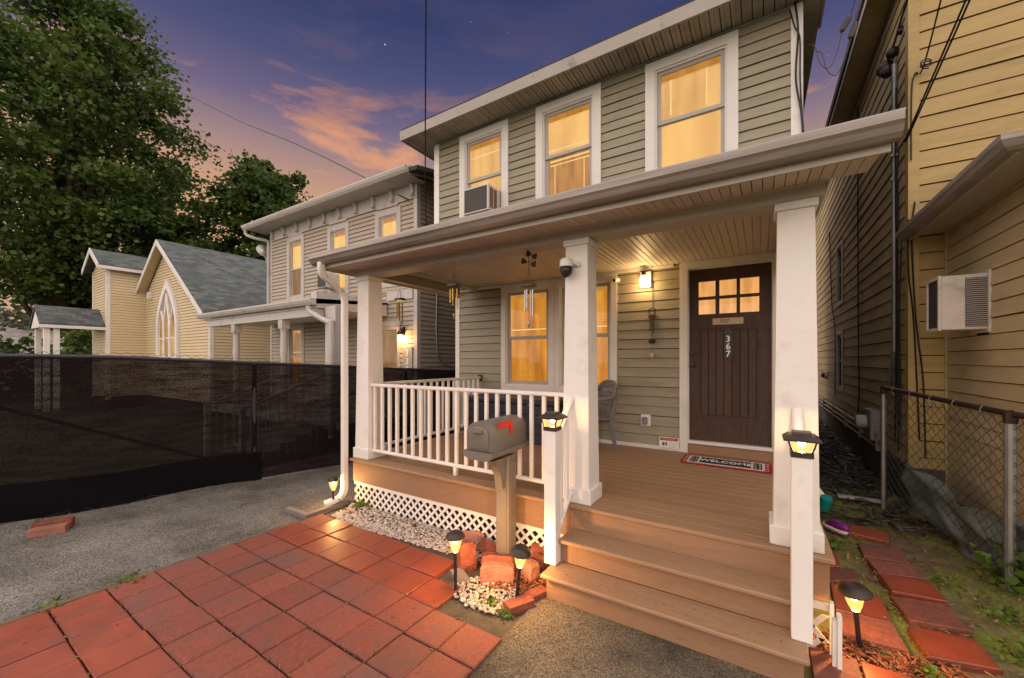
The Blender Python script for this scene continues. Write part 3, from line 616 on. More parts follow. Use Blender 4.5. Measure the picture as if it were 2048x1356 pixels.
# railings
def sweep_rail(mb, p, q, w, h):
    p, q = Vector(p), Vector(q); d = (q-p).normalized(); s = d.cross(Vector((0,0,1))).normalized(); u = s.cross(d); b = min(w,h)*.28
    pr_ = [(-w/2+b,-h/2),(w/2-b,-h/2),(w/2,-h/2+b),(w/2,h/2-b),(w/2-b,h/2),(-w/2+b,h/2),(-w/2,h/2-b),(-w/2,-h/2+b)]
    mb.loft([[tuple(c + s*a + u*e) for a, e in pr_] for c in (p, q)]); return mb
bal = bpy.data.meshes.new('baluster'); t_ = MB().cbox(-.0165, .0165, -.0165, .0165, 0, 1, .004); bal.from_pydata(t_.v, [], t_.f); fixnormals(bal); bal.materials.append(m_white)
fr = sweep_rail(MB(), (-3.92, 3.085, 1.443), (-1.39, 3.085, 1.443), .052, .038); sweep_rail(fr, (-3.92, 3.085, .672), (-1.39, 3.085, .672), .045, .036)
fr = fr.build('front_railing', m_white, porch)
for i in range(20): inst('baluster', bal, fr, (-3.853 + i*.1245, 3.085, .690), (1, 1, .735))
MB().cbox(-2.64, -2.60, 3.065, 3.105, .571, .654, .003).build('support_block', m_white, fr)
sr = sweep_rail(MB(), (-4.04, 3.25, 1.443), (-4.04, 5.38, 1.443), .052, .038); sweep_rail(sr, (-4.04, 3.25, .672), (-4.04, 5.38, .672), .045, .036)
sr = sr.build('side_railing', m_white, porch)
for i in range(17): inst('baluster', bal, sr, (-4.04, 3.345 + i*.1245, .690), (1, 1, .735))
MB().cbox(-4.075, -4.005, 5.375, 5.402, 1.39, 1.49, .004).build('bracket', m_bronze, sr)
def stair_rail(x, cx, side):
    s = MB().cbox(x-.048, x+.048, 2.665, 2.760, .201, 1.205, .004).build('newel_post', m_white, porch)
    r = sweep_rail(MB(), (x, 2.755, 1.10), (cx, 3.026, 1.43), .052, .040).build('stair_handrail', m_white, porch)
    sweep_rail(MB(), (x, 2.755, .36), (cx, 3.005, .66), .045, .036).build('bottom_rail', m_white, r)
    for k in range(2):
        t = .36 + k*.38
        inst('baluster', bal, r, (x+(cx-x)*t, 2.755+.255*t, .375+.295*t), (1, 1, .725))
stair_rail(-1.345, -1.33, -1); stair_rail(.19, .19, 1)
# lattice skirt
lt = MB().box(-4.12, -1.36, 2.994, 3.014, .262, .299).build('lattice_skirt', m_white, porch)
def clip_strip(c, s, w, x0, x1, z0, z1):
    """diagonal strip of width w through (c, z0) with slope s, clipped to the rectangle"""
    hw = w/2*math.sqrt(2); poly = [(c-hw, z0), (c+hw, z0), (c+hw+s*(z1-z0), z1), (c-hw+s*(z1-z0), z1)]
    for axis, lim_, sg in ((0, x0, 1), (0, x1, -1)):
        out = []
        for i in range(len(poly)):
            a, b = poly[i], poly[(i+1) % len(poly)]; ia = (a[axis]-lim_)*sg >= 0; ib = (b[axis]-lim_)*sg >= 0
            if ia: out.append(a)
            if ia != ib:
                t = (lim_-a[axis])/(b[axis]-a[axis]); out.append((a[0]+(b[0]-a[0])*t, a[1]+(b[1]-a[1])*t))
        poly = out
        if not poly: return None
    return poly
for s, y in ((1, 3.000), (-1, 3.007)):
    c = -4.5
    while c < -1.0:
        p = clip_strip(c, s, .025, -4.12, -1.36, -.01, .262)
        if p: MB().prism(p, .006, TR(0, y, 0)).build('slat', m_white, lt)
        c += .098
MB().box(-4.08, -1.3, 3.06, 3.07, -.01, .49).build('skirt_shade_sheet', m_black, porch)  # black sheet stands in for the shade under the deck
# small lattice gate panel at the right of the steps
lg = MB().box(.335, .355, 2.80, 2.835, .0, .30).box(.335, .355, 2.90, 2.935, 0, .34).box(.25, .355, 2.936, 2.955, .27, .31).box(.356, .376, 2.79, 2.84, 0, .33).build('lattice_panel', m_white, porch)
for q in ([(.20,.12),(.24,.12),(.34,.24),(.30,.24)], [(.20,.20),(.30,.08),(.34,.08),(.24,.20)], [(.20,.0),(.24,0),(.32,.1),(.28,.1)]):
    MB().prism(q, .008, TR(0, 2.94, 0)).build('slat', m_white, lg)

# ------------------------------------------------------------------ yellow house on the right
CX, CY = 1.50, 6.50
yh = thing('yellow_house', 'tall yellow lap-sided house with dark stone foundation beside the side yard', 'house', (3.0, 9.0, 0))
MB().box(CX+.09, 6.2, CY+.09, 16.5, .0, 6.5).build('house_core', m_yside, yh)
sw = MB().box(CX+.02, CX+.088, CY+.02, 16.4, .45, 6.55).build('side_wall', m_sheath, yh)
# side wall faces -X: boards run from the far end towards the near corner
SY = 16.4
ywins = [(SY-11.75, SY-10.95, 2.95, 4.35), (SY-11.75, SY-10.95, 1.05, 2.40)]
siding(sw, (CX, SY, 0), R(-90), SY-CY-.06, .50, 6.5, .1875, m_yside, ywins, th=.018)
mY = TR(CX, SY, 0, rz=R(-90))
for (a, b, z0, z1) in ywins: window(yh, mY, a, b, z0, z1, m_acdark, m_acdark, cw=.09, mc=m_sash, ms=m_sash)
fw = MB().box(CX+.02, 6.1, CY+.02, CY+.088, .4, 6.55).build('front_wall', m_sheath, yh)
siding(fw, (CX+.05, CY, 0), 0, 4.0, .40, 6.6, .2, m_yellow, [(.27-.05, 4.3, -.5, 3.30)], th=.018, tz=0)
MB().box(CX-.022, CX+.075, CY-.024, CY+.10, .38, 6.5).build('corner_board', m_yellow, yh)
fd = MB().cbox(CX-.03, CX+.3, CY-.03, 16.5, -.05, .47, .01).build('foundation', m_found, yh)
ev = MB().box(1.21, CX+.1, CY-.45, 16.6, 6.52, 6.60).build('eave', m_soffit, yh)
MB().box(1.185, 1.21, CY-.47, 16.6, 6.50, 6.72).build('fascia', m_fascia, ev)
for k in range(34): MB().box(1.215, CX-.005, CY-.44+k*.3, CY-.44+k*.3+.293, 6.508, 6.518).build('soffit_panel', m_yside, ev)
MB().box(CX-.03, CX+.02, CY, 16.4, 6.46, 6.507).build('frieze_board', m_grey, ev)
MB().add([(1.16,CY-.5,6.60),(6.5,CY-.5,9.8),(6.5,16.7,9.8),(1.16,16.7,6.60),(1.16,CY-.5,6.74),(6.5,CY-.5,9.94),(6.5,16.7,9.94),(1.16,16.7,6.74)], [(0,1,2,3),(4,5,6,7),(0,1,5,4),(1,2,6,5),(2,3,7,6),(3,0,4,7)]).build('roof', m_roofdark, yh)
# front extension (enclosed porch)
EX = 1.80
ew = MB().box(EX+.09, 5.5, 4.42, CY, .0, 3.30).build('extension_core', m_yext, yh)
e2 = MB().box(EX+.02, EX+.088, 4.40, CY-.03, .2, 3.28).build('extension_wall', m_sheath, yh)
siding(e2, (EX, CY-.03, 0), R(-90), CY-.03-4.40, .22, 3.28, .147, m_yext, [(.66, 1.06, 2.02, 2.56)], th=.016, tz=.02)
siding(e2, (EX+.02, 4.40, 0), 0, 3.4, .22, 3.28, .147, m_yext)
MB().box(EX-.018, EX+.03, CY-.05, CY-.018, .2, 3.28).build('corner_trim', m_yext, yh)
MB().cbox(EX-.02, 5.4, 4.36, CY-.02, -.05, .21, .01).build('foundation', m_found, yh)
er = MB().add([(1.47,4.10,3.24),(5.6,4.10,3.24),(5.6,CY,3.24),(1.47,CY,3.24),(1.47,4.10,3.30),(5.6,4.10,3.30),(5.6,CY-.01,4.0),(2.2,CY-.01,4.0)], [(0,1,2,3),(4,5,6,7),(0,1,5,4),(1,2,6,5),(2,3,7,6),(3,0,4,7)]).build('extension_roof', m_roofdark, yh)
MB().box(1.50, EX-.018, 4.13, CY-.03, 3.20, 3.236).build('soffit', m_beam, er)
MB().box(1.50, 5.5, 4.13, 4.375, 3.198, 3.234).build('soffit', m_beam, er)
MB().box(1.470, 1.492, 4.12, CY-.03, 3.15, 3.238).build('fascia', m_beam, er)
gp = [(0,.11),(0,.0),(-.05,.0),(-.075,.02),(-.09,.05),(-.10,.065),(-.10,.105),(-.085,.10),(-.07,.05),(-.045,.02),(-.012,.02),(-.012,.11)]
def sw_gut(path):
    return MB().loft([[(x + px*nx, y + px*ny, 3.16 + pz) for px, pz in gp] for (x, y, nx, ny) in path], cap=True)
sw_gut([(1.468, CY-.0, 1, 0), (1.468, 4.11, 1, 1), (5.6, 4.11, 0, 1)]).build('gutter', m_gutter, er)
# window air conditioner in the extension wall
ac = thing('air_conditioner', 'white boxy air conditioner sticking out of the tan extension wall', 'air conditioner', (1.64, 5.6, 2.02), 'window air conditioners')
MB().cbox(1.475, EX+.04, 5.45, 5.78, 2.03, 2.55, .006).build('case', m_ac, ac)
MB().box(1.466, 1.4745, 5.475, 5.755, 2.06, 2.52).build('coil', m_acdark, ac)
fg = MB().box(1.455, 1.4755, 5.447, 5.474, 2.025, 2.555).box(1.455, 1.4755, 5.756, 5.783, 2.025, 2.555).box(1.455, 1.4755, 5.474, 5.756, 2.025, 2.055).box(1.455, 1.4755, 5.474, 5.756, 2.525, 2.555).build('coil_frame', m_ac, ac)
MB().box(1.635, 1.775, 5.442, 5.449, 2.055, 2.515).build('vent_recess', m_black, ac)
for k in range(24): MB().box(1.637, 1.773, 5.436, 5.4415, 2.062+k*.019, 2.062+k*.019+.008).build('louvre', m_sash, ac)
MB().box(1.775, 1.798, 5.425, 5.80, 2.0, 2.58).build('side_flange', m_ac, ac)

# ------------------------------------------------------------------ neighbour house behind the mesh fence
NY = 6.05
nh = thing('tan_house', 'two-storey tan sided house with bracketed cornice behind the mesh fence', 'house', (-9.2, 6.5, 0))
MB().box(-12.15, -6.22, NY+.09, 14.5, 0, 5.5).build('house_core', m_tan, nh)
nw = [(-11.285,-10.441,3.355,5.16), (-9.373,-8.506,3.357,5.12), (-7.533,-6.682,3.377,5.13), (-11.305,-10.441,.90,2.745)]
nfw = MB().box(-12.15, -6.22, NY+.085, NY+.0895, 0, 5.5).build('front_wall', m_sheath, nh)
siding(nfw, (-12.12, NY, 0), 0, 5.86, .5, 5.2, .1, m_tan, [(a+12.12, b+12.12, c, d) for a, b, c, d in nw] + [(-7.55+12.12, -6.70+12.12, .4, 2.62)], objects=False, th=.024)
nsw = MB().box(-6.219, -6.215, NY+.09, 14.5, 0, 5.5).build('side_wall', m_sheath, nh)
siding(nsw, (-6.21, NY, 0), R(90), 8.3, .3, 5.9, .1, m_tan, objects=False, th=.024, lim=lambda z: (0, 8.3 if z < 5.5 else 8.3))
for x0, x1, y0, y1 in ((-12.20,-12.10,NY-.022,NY+.1), (-6.29,-6.185,NY-.022,NY+.085)): MB().box(x0, x1, y0, y1, .3, 5.2).build('corner_board', m_ntrim, nh)
mN = TR(0, NY, 0)
for q, (tp, bt) in zip(nw, [(m_nlit, m_ndim), (m_nlit, m_nlit), (m_nlit, m_nlit), (m_ndim, m_dim)]): window(nh, mN, *q, tp, bt, cw=.13, mc=m_ntrim, ms=m_ntrim, sash=.035)
MB().box(-12.18, -6.18, NY-.035, NY+.08, 5.203, 5.50).build('frieze', m_ntrim, nh)
for x0, x1 in ((-11.2,-10.5),(-9.29,-8.59),(-7.45,-6.76)): MB().box(x0, x1, NY-.040, NY-.01, 5.165, 5.202).build('window_head', m_ntrim, nh)
NE = 5.60
nr = MB().add([(-12.75,NE,5.52),(-5.75,NE,5.52),(-5.75,10.2,6.5),(-12.75,10.2,6.5),(-12.75,NE,5.60),(-5.75,NE,5.60),(-5.75,10.2,6.6),(-12.75,10.2,6.6),(-5.75,14.8,5.5),(-12.75,14.8,5.5)], [(0,1,2,3),(4,5,6,7),(0,1,5,4),(1,2,6,5),(3,0,4,7),(2,3,9,8),(7,6,8,9),(2,8,6),(3,7,9)]).build('roof', m_roofdark, nh)
MB().box(-12.6, -6.02, NE+.02, NY+.07, 5.503, 5.519).build('soffit', m_ntrim, nr)
MB().loft([[(x, NE-.02+y_, 5.50+z_) for y_, z_ in ((.04,.13),(.04,0),(-.03,0),(-.07,.05),(-.09,.10),(-.09,.13))] for x in (-12.75, -5.98)]).build('gutter', m_ntrim, nr)
MB().add([(-6.03,NE,5.49),(-5.98,NE,5.49),(-5.98,10.2,6.47),(-6.03,10.2,6.47),(-6.03,NE,5.66),(-5.98,NE,5.66),(-5.98,10.2,6.66),(-6.03,10.2,6.66)], [(0,1,2,3),(4,5,6,7),(0,1,5,4),(1,2,6,5),(2,3,7,6),(3,0,4,7)]).build('rake_board', m_ntrim, nr)
bp = [(0,0),(-.05,0),(-.06,-.05),(-.035,-.11),(-.03,-.18),(-.05,-.22),(-.05,-.26),(0,-.26)]
bk = bpy.data.meshes.new('cornice_bracket'); t_ = MB().loft([[(x, -.0 + p*1.5 + 0, z) for p, z in bp] for x in (-.035, .035)]); bk.from_pydata(t_.v, [], t_.f); fixnormals(bk); bk.materials.append(m_ntrim)
for k in range(10): inst('cornice_bracket', bk, nh, (-12.0 + k*.635, NY-.036, 5.500))
ch_ = MB().box(-10.9, -10.45, 9.2, 9.7, 6.0, 7.25).build('chimney', m_brickred, nr)
MB().box(-10.92, -10.43, 9.18, 9.72, 7.252, 7.30).box(-10.88, -10.47, 9.22, 9.68, 7.45, 7.48).box(-10.88, -10.85, 9.22, 9.25, 7.30, 7.45).box(-10.5, -10.47, 9.22, 9.25, 7.30, 7.45).box(-10.7, -10.67, 9.22, 9.25, 7.30, 7.45).build('chimney_cap', m_grey, nh)
# eave downpipe on the left
ds2 = MB().tube(curve([(-12.68,NE-.02,5.50),(-12.66,NE,5.38),(-12.45,NE+.15,5.28),(-12.26,NY-.05,5.22),(-12.24,NY-.05,5.0),(-12.24,NY-.05,3.0)],4), .045, 8).build('downpipe', m_ntrim, nh, 'auto')
# neighbour's porch
MB().box(-12.0, -6.25, 4.42, NY, .45, .60).build('porch_floor', m_beam, nh)
npr = MB().add([(-12.1,4.30,2.80),(-7.10,4.30,2.80),(-7.10,NY,2.98),(-12.1,NY,2.98),(-12.1,4.30,2.90),(-7.10,4.30,2.90),(-7.10,NY,3.02),(-12.1,NY,3.02)], [(0,1,2,3),(4,5,6,7),(0,1,5,4),(1,2,6,5),(2,3,7,6),(3,0,4,7)]).build('porch_roof', m_roofdark, nh)
MB().loft([[(x, 4.29+y_, 2.78+z_) for y_, z_ in ((.03,.12),(.03,0),(-.03,0),(-.06,.04),(-.08,.09),(-.08,.12))] for x in (-12.15, -7.08)]).build('gutter', m_ntrim, npr)
MB().box(-12.05, -7.1, 4.34, NY-.02, 2.735, 2.775).build('porch_ceiling', m_ntrim, npr)
MB().box(-11.9, -7.15, 4.36, 4.52, 2.58, 2.733).build('porch_beam', m_ntrim, npr)
MB().box(-7.099, -6.30, NY-.05, NY-.018, 3.06, 3.25).box(-7.28, -7.10, 4.34, NY-.05, 2.78, 3.04).build('frieze_board', m_ntrim, nh)
MB().box(-9.9, -6.30, NY-.046, NY-.016, 3.255, 3.285).build('ledger', m_ntrim, nh)
pst = bpy.data.meshes.new('porch_post'); t_ = MB().lathe([(.07,0),(.07,.9),(.062,1.0),(.075,1.05),(.058,1.1),(.072,1.3),(.062,1.72),(.075,1.75),(.062,1.79)], n=12).box(-.08,.08,-.08,.08,1.79,2.08).box(-.13,.13,-.06,.06,2.0,2.12); pst.from_pydata(t_.v, [], t_.f); fixnormals(pst); pst.materials.append(m_ntrim)
for x in (-10.55, -8.45): inst('porch_post', pst, nh, (x, 4.45, .60))
MB().box(-6.98, -6.66, 4.44, 4.56, .6, 2.75).build('square_post', m_ntrim, nh)
ds3 = MB().tube(curve([(-7.22,4.26,2.76),(-7.20,4.27,2.66),(-6.95,4.33,2.52),(-6.72,4.37,2.42),(-6.68,4.37,2.30),(-6.68,4.37,.3)],4), .05, 8).build('downpipe', m_ntrim, nh, 'auto')
nd = MB().box(-7.46, -7.375, NY-.035, NY+.03, .6, 2.5).box(-6.79, -6.70, NY-.035, NY+.03, .6, 2.5).box(-7.375, -6.79, NY-.035, NY+.03, 2.42, 2.5).box(-7.52, -6.66, NY-.06, NY-.036, 2.5, 2.60).build('door_frame', m_ntrim, nh)
MB().box(-7.375, -6.79, NY+.03, NY+.06, .6, 2.42).build('storm_door', m_ndim, nh)
MB().box(-7.375, -6.79, NY+.012, NY+.018, .6, 2.42).build('door_glass', m_glass, nh)
nrl = MB().tube([(-7.5,5.80,1.50),(-6.30,5.80,1.52)], .025, 6).build('railing', m_ntrim, nh)
for k in range(15): MB().tube([(-7.45+k*.08,5.80,.62),(-7.45+k*.08,5.80,1.49)], .012, 4).build('baluster', m_ntrim, nh)
MB().cbox(-6.32, -6.26, 5.77, 5.83, .6, 1.56, .005).build('railing_post', m_ntrim, nh)
for k in range(5): MB().box(-8.3, -7.0, 4.40-.26*(k+1), 4.40-.26*k, 0, .50-.1*k).build('step', m_concrete, nh)
for x in (-8.3, -7.0):
    MB().tube([(x,4.4,1.45),(x,3.05,.95)], .022, 6).build('stair_handrail', m_ntrim, nh); MB().cbox(x-.04,x+.04,3.0,3.08,0,1.0,.004).build('stair_post', m_ntrim, nh)
    for k in range(9): MB().tube([(x,4.3-k*.14,.1),(x,4.3-k*.14,1.41-k*.052)], .010, 4).build('baluster', m_ntrim, nh)
MB().box(-6.60, -6.315, NY-.045, NY-.02, 1.0, 2.02).build('number_board', m_beam, nh)
for k, c_ in enumerate('3302'): text('number', c_, .19, TR(-6.46, NY-.048, 1.88-k*.175, rx=R(90)), m_digit, nh, .002)
MB().tube(curve([(-6.17,6.6,4.6),(-6.17,6.62,3.5),(-6.17,6.6,2.4),(-6.16,6.66,1.85),(-6.16,6.9,1.62),(-6.16,7.6,1.58),(-6.16,8.6,1.62)],6), .018, 6).build('conduit', m_grey, nh, 'auto')
# neighbour's lamp
nl = thing('wall_lantern', 'small black wall lantern glowing beside the neighbour door', 'lantern', (-6.58, NY-.1, 2.2))
MB().lathe([(.012,.18),(.03,.16),(.075,.06),(.075,.04)], (-6.58, NY-.13, 2.25), 10).box(-6.61, -6.55, NY-.05, NY-.016, 2.28, 2.46).tube([(-6.58,NY-.03,2.40),(-6.58,NY-.13,2.42)], .012, 5).build('hood', m_black, nl)
MB().lathe([(.05,-.0),(.065,.05),(.06,.1),(.03,.14)], (-6.58, NY-.13, 2.15), 10).build('globe', m_sconce, nl, True)
def bulb(parent, loc, watts, col=LW, rad=.03):
    d = bpy.data.lights.new('bulb', 'POINT'); d.energy = watts * G; d.color = col; d.shadow_soft_size = rad
    o = bpy.data.objects.new('bulb', d); C.objects.link(o); o.location = loc; attach(o, parent); return o
bulb(nl, (-6.58, NY-.13, 2.20), 40)

# ------------------------------------------------------------------ church
chh = thing('church', 'small cream sided church with pointed arch window and grey shingle roof', 'church', (-18, 6, 0))
CYY = 5.4; AX, AZ, SL = -18.1, 5.80, .735
def climb(z): return (max(-20.2, AX-(AZ-z)/SL)+20.2, min(-14.5, AX+(AZ-z)/SL)+20.2)
gw = MB().prism([(-20.2,0),(-14.56,0),(-14.56,3.1),(AX,AZ-.05),(-20.2,4.1)], 9, TR(0, CYY+.05, 0)).build('nave_wall', m_sheath, chh)
cwin = (-18.75, -16.98, 1.83, 4.4)
siding(gw, (-20.2, CYY, 0), 0, 5.64, .4, 5.7, .1, m_cream, objects=False, th=.024, lim=climb)
siding(gw, (-14.52, CYY, 0), R(90), 9, .4, 3.1, .1, m_cream, objects=False, th=.024)
MB().box(-14.60, -14.49, CYY-.02, CYY+.08, .3, 3.2).build('corner_board', m_trim, gw)
crf = MB()
for x0, z0, x1, z1 in ((AX, AZ+.12, -14.30, 3.0+.12), (AX, AZ+.12, -20.75, AZ+.12-2.65*.735)):
    crf.add([(x0,CYY-.28,z0),(x1,CYY-.28,z1),(x1,CYY+9.2,z1),(x0,CYY+9.2,z0),(x0,CYY-.28,z0+.1),(x1,CYY-.28,z1+.1),(x1,CYY+9.2,z1+.1),(x0,CYY+9.2,z0+.1)], [(0,1,2,3),(4,5,6,7),(0,1,5,4),(1,2,6,5),(2,3,7,6),(3,0,4,7)])
crf = crf.build('nave_roof', m_shingle, chh)
for (x1, z1) in ((-14.30, 3.10), (-20.75, AZ+.10-2.65*.735)):
    MB().add([(AX,CYY-.31,AZ+.02),(x1,CYY-.31,z1-.10),(x1,CYY-.282,z1-.10),(AX,CYY-.282,AZ+.02),(AX,CYY-.31,AZ+.20),(x1,CYY-.31,z1+.08),(x1,CYY-.282,z1+.08),(AX,CYY-.282,AZ+.20)], [(0,1,2,3),(4,5,6,7),(0,1,5,4),(1,2,6,5),(2,3,7,6),(3,0,4,7)]).build('rake_board', m_trim, crf)
    MB().add([(AX,CYY-.28,AZ+.09),(x1,CYY-.28,z1-.03),(x1,CYY+.0,z1-.03),(AX,CYY+.0,AZ+.09)], [(0,1,2,3)]).build('soffit', m_cream, crf)
MB().box(-14.36, -14.28, CYY-.28, CYY+9.2, 3.02, 3.12).build('gutter', m_trim, crf)
# pointed arch window
wx0, wx1, wz0, wz1, wsh = -18.72, -17.0, 1.86, 4.38, 2.9
def arch(x0, x1, z0, sh, top, n=8):
    c = (x0+x1)/2; pts = [(x0, z0), (x1, z0)]
    for t in np.linspace(0, 1, n): pts.append((x1-(x1-c)*(t**1.9), sh+(top-sh)*t))
    for t in np.linspace(1, 0, n)[1:]: pts.append((x0+(c-x0)*(t**1.9), sh+(top-sh)*t))
    return pts
def arch_ring(o_, i_, y0, y1):
    mb = MB(); n = len(o_); V = [(x,y0,z) for x,z in o_]+[(x,y0,z) for x,z in i_]+[(x,y1,z) for x,z in o_]+[(x,y1,z) for x,z in i_]; F = []
    for k in range(n):
        j = (k+1) % n; F += [(k,j,n+j,n+k),(2*n+k,2*n+j,j,k),(n+k,n+j,3*n+j,3*n+k)]
    return mb.add(V, F)
aw = arch_ring(arch(wx0-.10, wx1+.10, wz0-.12, wsh, wz1+.22, 10), arch(wx0+.05, wx1-.05, wz0, wsh, wz1-.10, 10), CYY-.10, CYY-.015).build('arch_window', m_white, chh)
wd = (wx1-wx0-.10)/3; c_ = (wx0+wx1)/2
for k, tp in ((0, 3.55), (1, 4.15), (2, 3.55)):
    x0 = wx0+.05+k*wd
    MB().prism(arch(x0, x0+wd, wz0, 2.75, tp, 7), .006, TR(0, CYY-.034+.003*k, 0)).build('pane', m_clit, aw)
MB().prism(arch(wx0+.05, wx1-.05, wz0, wsh, wz1-.10, 10), .006, TR(0, CYY-.024, 0)).build('tracery_glass', m_sash, aw)
for sx in (-1, 1):
    x = c_ + sx*wd/2
    MB().tube(curve([(x,CYY-.07,wz0),(x,CYY-.07,2.7),(x-sx*.02,CYY-.07,3.1),(x-sx*.16,CYY-.07,3.6),(x-sx*.27,CYY-.07,4.1)],4), .040, 6).build('mullion', m_white, aw)
    MB().tube(curve([(x,CYY-.065,2.75),(x+sx*.06,CYY-.065,3.1),(x+sx*.24,CYY-.065,3.5)],4), .034, 6).build('mullion', m_white, aw)
MB().box(wx0+.05, wx1-.05, CYY-.06, CYY-.036, 2.50, 2.54).build('mullion', m_white, aw)
MB().box(wx0-.14, wx1+.14, CYY-.13, CYY-.015, wz0-.20, wz0-.121).build('sill', m_white, aw)
MB().box(-19.62, -19.5, CYY-.14, CYY-.02, 4.05, 4.30).build('floodlight', m_trim, chh)
# tower and canopy
TY = 4.31
tw = MB().prism([(-21.95,0),(-20.25,0),(-20.25,5.15),(-21.1,5.75),(-21.95,5.15)], 3, TR(0, TY+.04, 0)).build('tower', m_sheath, chh)
siding(tw, (-21.95, TY, 0), 0, 1.70, .4, 5.65, .1, m_cream, objects=False, th=.024, lim=lambda z: (max(0, (z-5.15)/.7), 1.7-max(0, (z-5.15)/.7)))
siding(tw, (-20.21, TY+.0, 0), R(90), CYY-TY, .4, 5.15, .1, m_cream, objects=False, th=.024)
MB().box(-20.30, -20.18, TY-.02, TY+.09, .3, 5.15).build('corner_board', m_trim, tw)
MB().box(-22.0, -21.90, TY-.02, TY+.09, .3, 5.15).build('corner_board', m_trim, tw)
tr_ = MB()
for x1 in (-20.02, -22.18): tr_.add([(-21.1,TY-.25,5.80),(x1,TY-.25,5.10),(x1,8,5.10),(-21.1,8,5.80),(-21.1,TY-.25,5.90),(x1,TY-.25,5.19),(x1,8,5.19),(-21.1,8,5.90)], [(0,1,2,3),(4,5,6,7),(0,1,5,4),(1,2,6,5),(2,3,7,6),(3,0,4,7)])
tr_ = tr_.build('tower_roof', m_shingle, tw)
MB().box(-20.06, -19.98, TY-.25, CYY+.4, 5.04, 5.15).build('gutter', m_trim, tr_)
for x1 in (-20.02, -22.18): MB().add([(-21.1,TY-.28,5.72),(x1,TY-.28,5.02),(x1,TY-.252,5.02),(-21.1,TY-.252,5.72),(-21.1,TY-.28,5.91),(x1,TY-.28,5.20),(x1,TY-.252,5.20),(-21.1,TY-.252,5.91)], [(0,1,2,3),(4,5,6,7),(0,1,5,4),(1,2,6,5),(2,3,7,6),(3,0,4,7)]).build('rake_board', m_trim, tr_)
cn = MB()
for x1 in (-20.25, -21.95): cn.add([(-21.1,2.72,3.55),(x1,2.72,2.92),(x1,TY-.02,2.92),(-21.1,TY-.02,3.55),(-21.1,2.72,3.64),(x1,2.72,3.0),(x1,TY-.02,3.0),(-21.1,TY-.02,3.64)], [(0,1,2,3),(4,5,6,7),(0,1,5,4),(1,2,6,5),(2,3,7,6),(3,0,4,7)])
cn = cn.build('canopy_roof', m_shingle, chh)
MB().box(-20.30, -20.22, 2.70, TY-.02, 2.83, 2.93).build('gutter', m_trim, cn)
MB().prism([(-21.95,2.85),(-20.25,2.85),(-21.1,3.52)], .05, TR(0, 2.76, 0)).build('gable_panel', m_trim, cn)
for x in (-21.8, -20.4):
    for y in (2.9,): MB().cbox(x-.07, x+.07, y-.07, y+.07, 0, 2.84, .005).build('canopy_post', m_trim, cn)
MB().cbox(-20.47, -20.33, 3.05, 3.19, 0, 2.84, .005).build('canopy_post', m_trim, cn)
MB().tube([(-20.35,2.9,1.72),(-20.35,4.2,1.72)], .02, 5).build('canopy_railing', m_wood, cn)

# ------------------------------------------------------------------ mesh screened fence on the left
FA, FB = Vector((-7.55, -2.2, 0)), Vector((-5.20, 6.45, 0)); fd_ = (FB-FA).normalized(); FL = (FB-FA).length
def ftop(s): t = s/FL; return 1.80 - .06*t - .42*max(0, t-.42)
mf = thing('screened_fence', 'chain link fence covered in dark privacy mesh along the driveway', 'fence', tuple(FA))
def fpt(s, z, off=0): p = FA + fd_*s; n_ = Vector((fd_.y, -fd_.x, 0)); return (p.x+n_.x*off, p.y+n_.y*off, z)
v = []; f = []; NS, NZ = 90, 16
for i in range(NS+1):
    s = FL*i/NS
    for j in range(NZ+1):
        z = .03 + (ftop(s)-.05)*j/NZ; off = .012*math.sin(s*2.3+j*.5) + .010*math.sin(s*5.1-j*.9) + .02*(1-j/NZ)*math.sin(s*1.1)
        v.append(fpt(s, z, .03+off))
for i in range(NS):
    for j in range(NZ): a = i*(NZ+1)+j; f.append((a, a+NZ+1, a+NZ+2, a+1))
MB().add(v, f).build('mesh_cloth', m_screen, mf, True)
v = []; f = []
for i in range(41):
    s = 2.2 + 3.1*i/40
    for j in range(5): v.append(fpt(s, .02+.40*j/4+.02*math.sin(s*3), .055+.012*math.sin(s*4+j)))
for i in range(40):
    for j in range(4): a = i*5+j; f.append((a, a+5, a+6, a+1))
MB().add(v, f).build('lower_cloth', m_screen2, mf, True)
MB().tube([fpt(FL*i/30, ftop(FL*i/30)) for i in range(31)], .026, 8).build('top_rail', m_fpole, mf, 'auto')
for s in (.3, 2.75+.15, 5.22, 7.6): MB().tube([fpt(s, 0), fpt(s, ftop(s)+.01)], .03, 8).build('post', m_fpole, mf, 'auto')
MB().tube([fpt(2.4, 1.50, -.02), fpt(4.9, .30, -.02)], .022, 6).build('brace', m_fpole, mf)
zz = []
for i in range(int(FL/.055)): s = i*.055; zz.append(fpt(s, ftop(s)+.03+(.035 if i % 2 else 0)+random.uniform(-.008,.01)))
MB().tube(zz, .0028, 3).build('top_selvage', m_wire, mf)
zz = []; s_ = 3.2
while s_ < 5.1:
    zz.append(fpt(s_, random.choice((.012, .03, .05, .07))*random.uniform(.5,1.1), .09+random.uniform(-.03,.05))); s_ += random.uniform(.015,.11)
MB().tube(zz, .003, 3).build('bottom_selvage', m_wire, mf)

